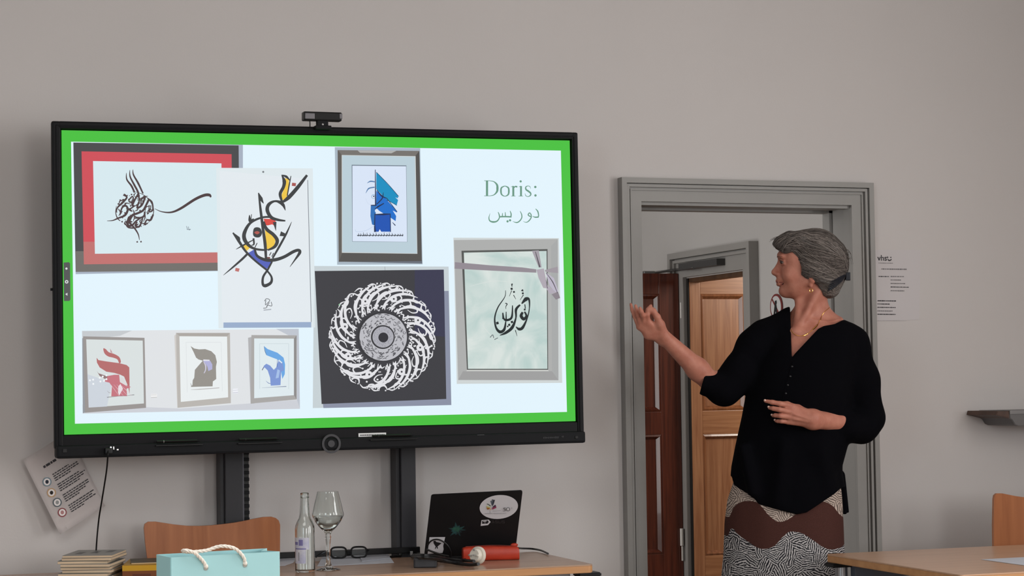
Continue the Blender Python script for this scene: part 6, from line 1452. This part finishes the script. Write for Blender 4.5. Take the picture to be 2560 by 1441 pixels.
vo = nd(nt, 'ShaderNodeTexVoronoi'); vo.inputs['Scale'].default_value = 26; vo.inputs['Randomness'].default_value = 1.0
cb = nd(nt, 'ShaderNodeCombineXYZ'); Ln(sx.outputs[0], cb.inputs[0]); Ln(sx.outputs[2], cb.inputs[2]); Ln(cb.outputs[0], vo.inputs['Vector'])
sc_ = nd(nt, 'ShaderNodeSeparateColor'); Ln(vo.outputs['Color'], sc_.inputs[0])
ang = mth('MULTIPLY', sc_.outputs[0], math.pi)
ph = mth('ADD', mth('MULTIPLY', sx.outputs[0], mth('COSINE', ang)), mth('MULTIPLY', sx.outputs[2], mth('SINE', ang)))
ph = mth('ADD', mth('MULTIPLY', ph, 2*math.pi/0.0068), mth('MULTIPLY', nz.outputs['Fac'], 18.0))
line_ = mth('SINE', ph)
n2 = nd(nt, 'ShaderNodeTexNoise'); n2.inputs['Scale'].default_value = 190; Ln(tc.outputs['Object'], n2.inputs['Vector'])
line_ = mth('ADD', line_, mth('MULTIPLY', mth('SUBTRACT', n2.outputs['Fac'], 0.5), 3.4)); line_ = mth('SMOOTH_MIN', mth('MAXIMUM', mth('MULTIPLY_ADD', line_, 1.6, 0.5), 0.0), 1.0, 0.1)
def curve(pts, x0, x1, z0, z1):
    fc = nd(nt, 'ShaderNodeFloatCurve'); cv = fc.mapping.curves[0]
    P = sorted((min(1, max(0, (x-x0)/(x1-x0))), (z-z0)/(z1-z0)) for x, z in pts)
    while len(cv.points) < len(P): cv.points.new(0.5, 0.5)
    for p, (a, c) in zip(cv.points, P): p.location = (a, c); p.handle_type = 'AUTO_CLAMPED'
    fc.mapping.update(); mr_ = nd(nt, 'ShaderNodeMapRange'); Ln(sx.outputs[0], mr_.inputs[0]); mr_.inputs[1].default_value = x0; mr_.inputs[2].default_value = x1
    Ln(mr_.outputs[0], fc.inputs['Value']); return mth('MULTIPLY_ADD', fc.outputs[0], z1-z0, z0)
top = [(1806, 1298), (1819, 1298), (1825, 1290), (1832, 1274), (1849, 1260), (1868, 1255), (1890, 1257), (1906, 1270.5), (1923, 1290), (1950, 1305), (1967, 1300.6), (1988.5, 1287), (2020, 1268), (2054, 1255.5), (2076, 1262), (2101, 1290), (2112, 1300)]
bot = [(1806, 1346), (1818, 1344), (1827, 1326), (1845, 1340), (1868, 1355), (1909, 1373), (1934, 1366), (1958, 1341.6), (1977.5, 1329), (2005, 1333.5), (2032, 1350), (2060, 1369), (2078, 1374.5), (2106, 1370), (2113, 1366)]
T_ = [tuple(Lc(u, v, -0.14)[[0, 2]]) for u, v in top]; B_2 = [tuple(Lc(u, v, -0.14)[[0, 2]]) for u, v in bot]
x0, x1 = T_[0][0], T_[-1][0]; za, zb2 = 0.6, 1.0
ct, cbm = curve(T_, x0, x1, za, zb2), curve(B_2, x0, x1, za, zb2)
above = mth('GREATER_THAN', sx.outputs[2], ct); below = mth('LESS_THAN', sx.outputs[2], cbm)
def mixc(f, a, b_):
    m = nd(nt, 'ShaderNodeMix', data_type='RGBA'); Ln(f, m.inputs[0])
    for s_, v in ((6, a), (7, b_)):
        if isinstance(v, tuple): m.inputs[s_].default_value = lin(v)
        else: Ln(v, m.inputs[s_])
    return m.outputs[2]
low = mixc(line_, (30, 30, 36), (186, 182, 182)); up_ = mixc(line_, (104, 92, 86), (196, 180, 168))
n3 = nd(nt, 'ShaderNodeTexNoise'); n3.inputs['Scale'].default_value = 300; Ln(tc.outputs['Object'], n3.inputs['Vector'])
brown = mixc(n3.outputs['Fac'], (58, 32, 27), (80, 48, 42))
Ln(mixc(above, mixc(below, brown, low), up_), bs.inputs['Base Color'])
skirt = b.build('skirt', m_skirt, person, True); skirt['label'] = 'long skirt with wavy brown band between black and white labyrinth print'
# ---- shoes
m_shoe = mat('shoe_black', (30, 28, 28), rough=0.4)
for q in (-1, 1):
    S_ = SDF(); S_.rc((q*0.082, 0.045, 0.045), (q*0.086, -0.09, 0.030), 0.042, 0.038, 0.02).rc((q*0.086, -0.09, 0.026), (q*0.088, -0.16, 0.022), 0.042, 0.026, 0.02)
    S_.cut(lambda X, Y, Zz: 0.001-Zz+0*X+0*Y); S_.cut(lambda X, Y, Zz: Zz-0.075+0*X+0*Y)
    sdf_mesh('shoe', S_, rng(q*0.085-0.07, q*0.085+0.07, 0.006), rng(-0.22, 0.12, 0.006), rng(-0.02, 0.11, 0.006), m_shoe, person)

# ---- hair: a shaped mass, strands lying over it, bun and claw clip
H = SDF()
H.el(Lc(2038, 655, 0), (0.102, 0.086, 0.111), 0.02)
H.el(Lc(2036, 672, 0), (0.058, 0.0865, 0.055), 0.02).el(Lc(2046, 690, 0), (0.046, 0.078, 0.040), 0.03).el(Lc(2070, 712, 0), (0.034, 0.058, 0.036), 0.03).el(Lc(2076, 722, 0), (0.026, 0.046, 0.028), 0.03).el(Lc(2100, 660, 0), (0.022, 0.038, 0.056), 0.03)
for d, du, dv in ((-0.052, 6, 8), (-0.030, 2, 2), (0.0, 0, 0), (0.030, 2, 2), (0.052, 6, 8)):
    H.chain([Lc(2005, 598, d), Lc(1972+du, 598+dv, d), Lc(1948+du, 605+dv, d*0.9), Lc(1936+du, 612+dv*1.2, d*0.85)], [0.022, 0.020, 0.0125, 0.006], 0.02)
    H.chain([Lc(1978+du, 603+dv, d), Lc(1964+du, 614+dv, d*1.0), Lc(1956+du*1.2, 626+dv*0.5, d*0.98)], [0.016, 0.011, 0.004], 0.016)
FACE = poly_sdf([tuple(Lc(u, v, -0.05)[[0, 2]]) for u, v in ((1880, 622), (1932, 612), (1944, 622), (1950, 640), (1966, 644), (1974, 652), (1990, 648), (1999, 650), (2004, 668), (2003, 688), (2014, 697), (2029, 703), (2046, 716), (2056, 732), (2060, 752), (1880, 770))])
H.cut(lambda X, Y, Zz: -(FACE(X, Zz)+0*Y), 0.006)
m_hair = [mat('hair_grey', (92, 86, 82), rough=0.55, spec=0.4, rgb2=(64, 58, 55), scale=120, stretch=(0.12, 0.5, 1.0)), mat('hair_dark', (62, 56, 53), rough=0.5, spec=0.4), mat('hair_light', (142, 133, 127), rough=0.5, spec=0.45), mat('hair_mid', (114, 106, 101), rough=0.5, spec=0.4)]
hair = sdf_mesh('hair', H, rng(Lc(1910, 650)[0], Lc(2140, 650)[0], 0.003), rng(-0.105, 0.105, 0.003), rng(z_(760), z_(560), 0.003), m_hair[0], person)
hair['label'] = 'grey hair swept back from a loose fringe'
random.seed(77); paths = []
U = random.uniform
def flow(S, C, E, n=14, wob=1.0):
    S, C, E = np.array(Lc(*S)), np.array(Lc(*C)), np.array(Lc(*E)); t = np.linspace(0, 1, n)[:, None]
    return S*(1-t)**2+C*2*t*(1-t)+E*t*t
for i in range(900):      # swept back along the near side
    q = U(0, 1); e = (U(2088, 2112), U(650, 712), U(-0.045, -0.01))
    s_ = (1985+20*q+U(-14, 8), 598+92*q+U(-8, 8), -0.055-0.028*math.sin(q*2.6)+U(-.004, .004)); c = ((s_[0]+e[0])/2+U(-6, 6), (s_[1]+e[1])/2-16+34*q+U(-7, 7), -0.105)
    paths.append((flow(s_, c, e), 0.0009, U(0.0, 0.0022)))
for i in range(380):      # over the crown
    d = U(-0.06, 0.07); s_ = (U(1985, 2010), U(582, 602), d); e = (U(2100, 2116), U(632, 680), d*0.35)
    paths.append((flow(s_, (2055+U(-12, 12), 556+abs(d)*300, d*1.1), e), 0.0009, U(0.0, 0.0028)))
for i in range(260):      # upper near side
    s_ = (U(1980, 2012), U(584, 606), U(-0.066, -0.012)); e = (U(2096, 2114), U(636, 676), U(-0.03, 0.0))
    paths.append((flow(s_, (U(2036, 2066), U(566, 600), U(-0.10, -0.05)), e), 0.0009, U(0.0, 0.0026)))
for i in range(360):      # fringe, falling forward
    d = U(-0.060, 0.060); k = abs(d)*160; s_ = (U(1988, 2015), U(586, 604)+k*0.6, d*0.95); e = (U(1931, 1960)+k*0.5, U(604, 640)+k*0.5, d*0.95)
    if e[0] < 1944 and e[1] > 620: e = (e[0]+12, e[1], e[2])
    paths.append((flow(s_, (1962+U(-8, 6)+k*0.3, 590+k+U(-4, 4), d*1.1), e, 12), 0.0009, U(0.0, 0.0026)))
for i in range(220):      # nape, up to the clip
    s_ = (U(2042, 2080), U(708, 740), U(-0.075, -0.02)); e = (U(2088, 2108), U(680, 716), U(-0.03, 0.0)); paths.append((flow(s_, (2078+U(-6, 6), 742+U(-10, 4), -0.05), e, 10), 0.0009, U(0.0, 0.0020)))
allp = np.concatenate([p for p, _, _ in paths]); offs = np.concatenate([np.full(len(p), o) for p, _, o in paths])
for _ in range(4):
    d = H.ev(allp); e = 0.0015
    g = np.stack([H.ev(allp+np.array(v)*e)-H.ev(allp-np.array(v)*e) for v in ((1, 0, 0), (0, 1, 0), (0, 0, 1))], 1)/(2*e)
    gn = np.linalg.norm(g, axis=1, keepdims=True); g = np.where(gn > 1e-6, g/np.maximum(gn, 1e-6), 0); st = np.clip(d-offs, -0.02, 0.05)*0.9; allp = allp-g*st[:, None]
b = MB(); k = 0
for p, r, o in paths:
    n = len(p); Q = allp[k:k+n]; k += n; b.mi = random.choice((0, 1, 1, 0, 3, 3, 3, 2)); rr = r*U(0.7, 1.25)
    b.tube([Vector(x) for x in Q], [rr*(0.35+0.65*math.sin(math.pi*min(0.92, max(0.06, i/(n-1))))) for i in range(n)], 4, False)
for i in range(30):       # loose flyaways
    if i < 16: P = flow((U(1960, 1990), U(588, 600), U(-.04, .04)), (1945, 588+U(-4, 8), 0), (U(1922, 1940), U(598, 612), U(-.03, .03)), 8)
    else: P = flow((U(2090, 2108), U(630, 660), U(-.02, .02)), (2122+U(-4, 8), U(606, 640), 0), (U(2116, 2134), U(630, 664), U(-.02, .02)), 8)
    b.mi = random.choice((0, 1, 1, 3)); b.tube([Vector(x) for x in P], [0.0009*(1-0.7*i2/(len(P)-1)) for i2 in range(len(P))], 4, False)
o = b.build('strands', m_hair, hair, True); o['kind'] = 'stuff'
m_clip = mat('clip_navy', (22, 24, 34), rough=0.35)
cl = MB().sphere(Lc(2107, 690, -0.022), 1.0, 12, (0.011, 0.010, 0.020)).build('hair_clip', m_clip, person, True)
cl['label'] = 'black claw clip gathering the hair at the back'
c = Lc(2121, 692, -0.022); MB().box(c[0]-0.009, c[0]+0.0065, c[1]-0.014, c[1]+0.014, c[2]-0.013, c[2]+0.014, 0.002).build('clip_grip', m_clip, cl)
for i in range(5):
    t = i/4; a_ = (2110-8*t, 688+12*t, -0.038); m_ = (2094-10*t, 700+14*t, -0.072+0.01*t); e_ = (2072-4*t, 704+22*t, -0.066+0.01*t)
    P = flow(a_, m_, e_, 9); P, g = H.project(P, 0.003, 3); MB().tube([Vector(p) for p in P], [0.0040, 0.0040, 0.0038, 0.0036, 0.0034, 0.0032, 0.0028, 0.0024, 0.0012], 6).build('clip_tooth', m_clip, cl, True)
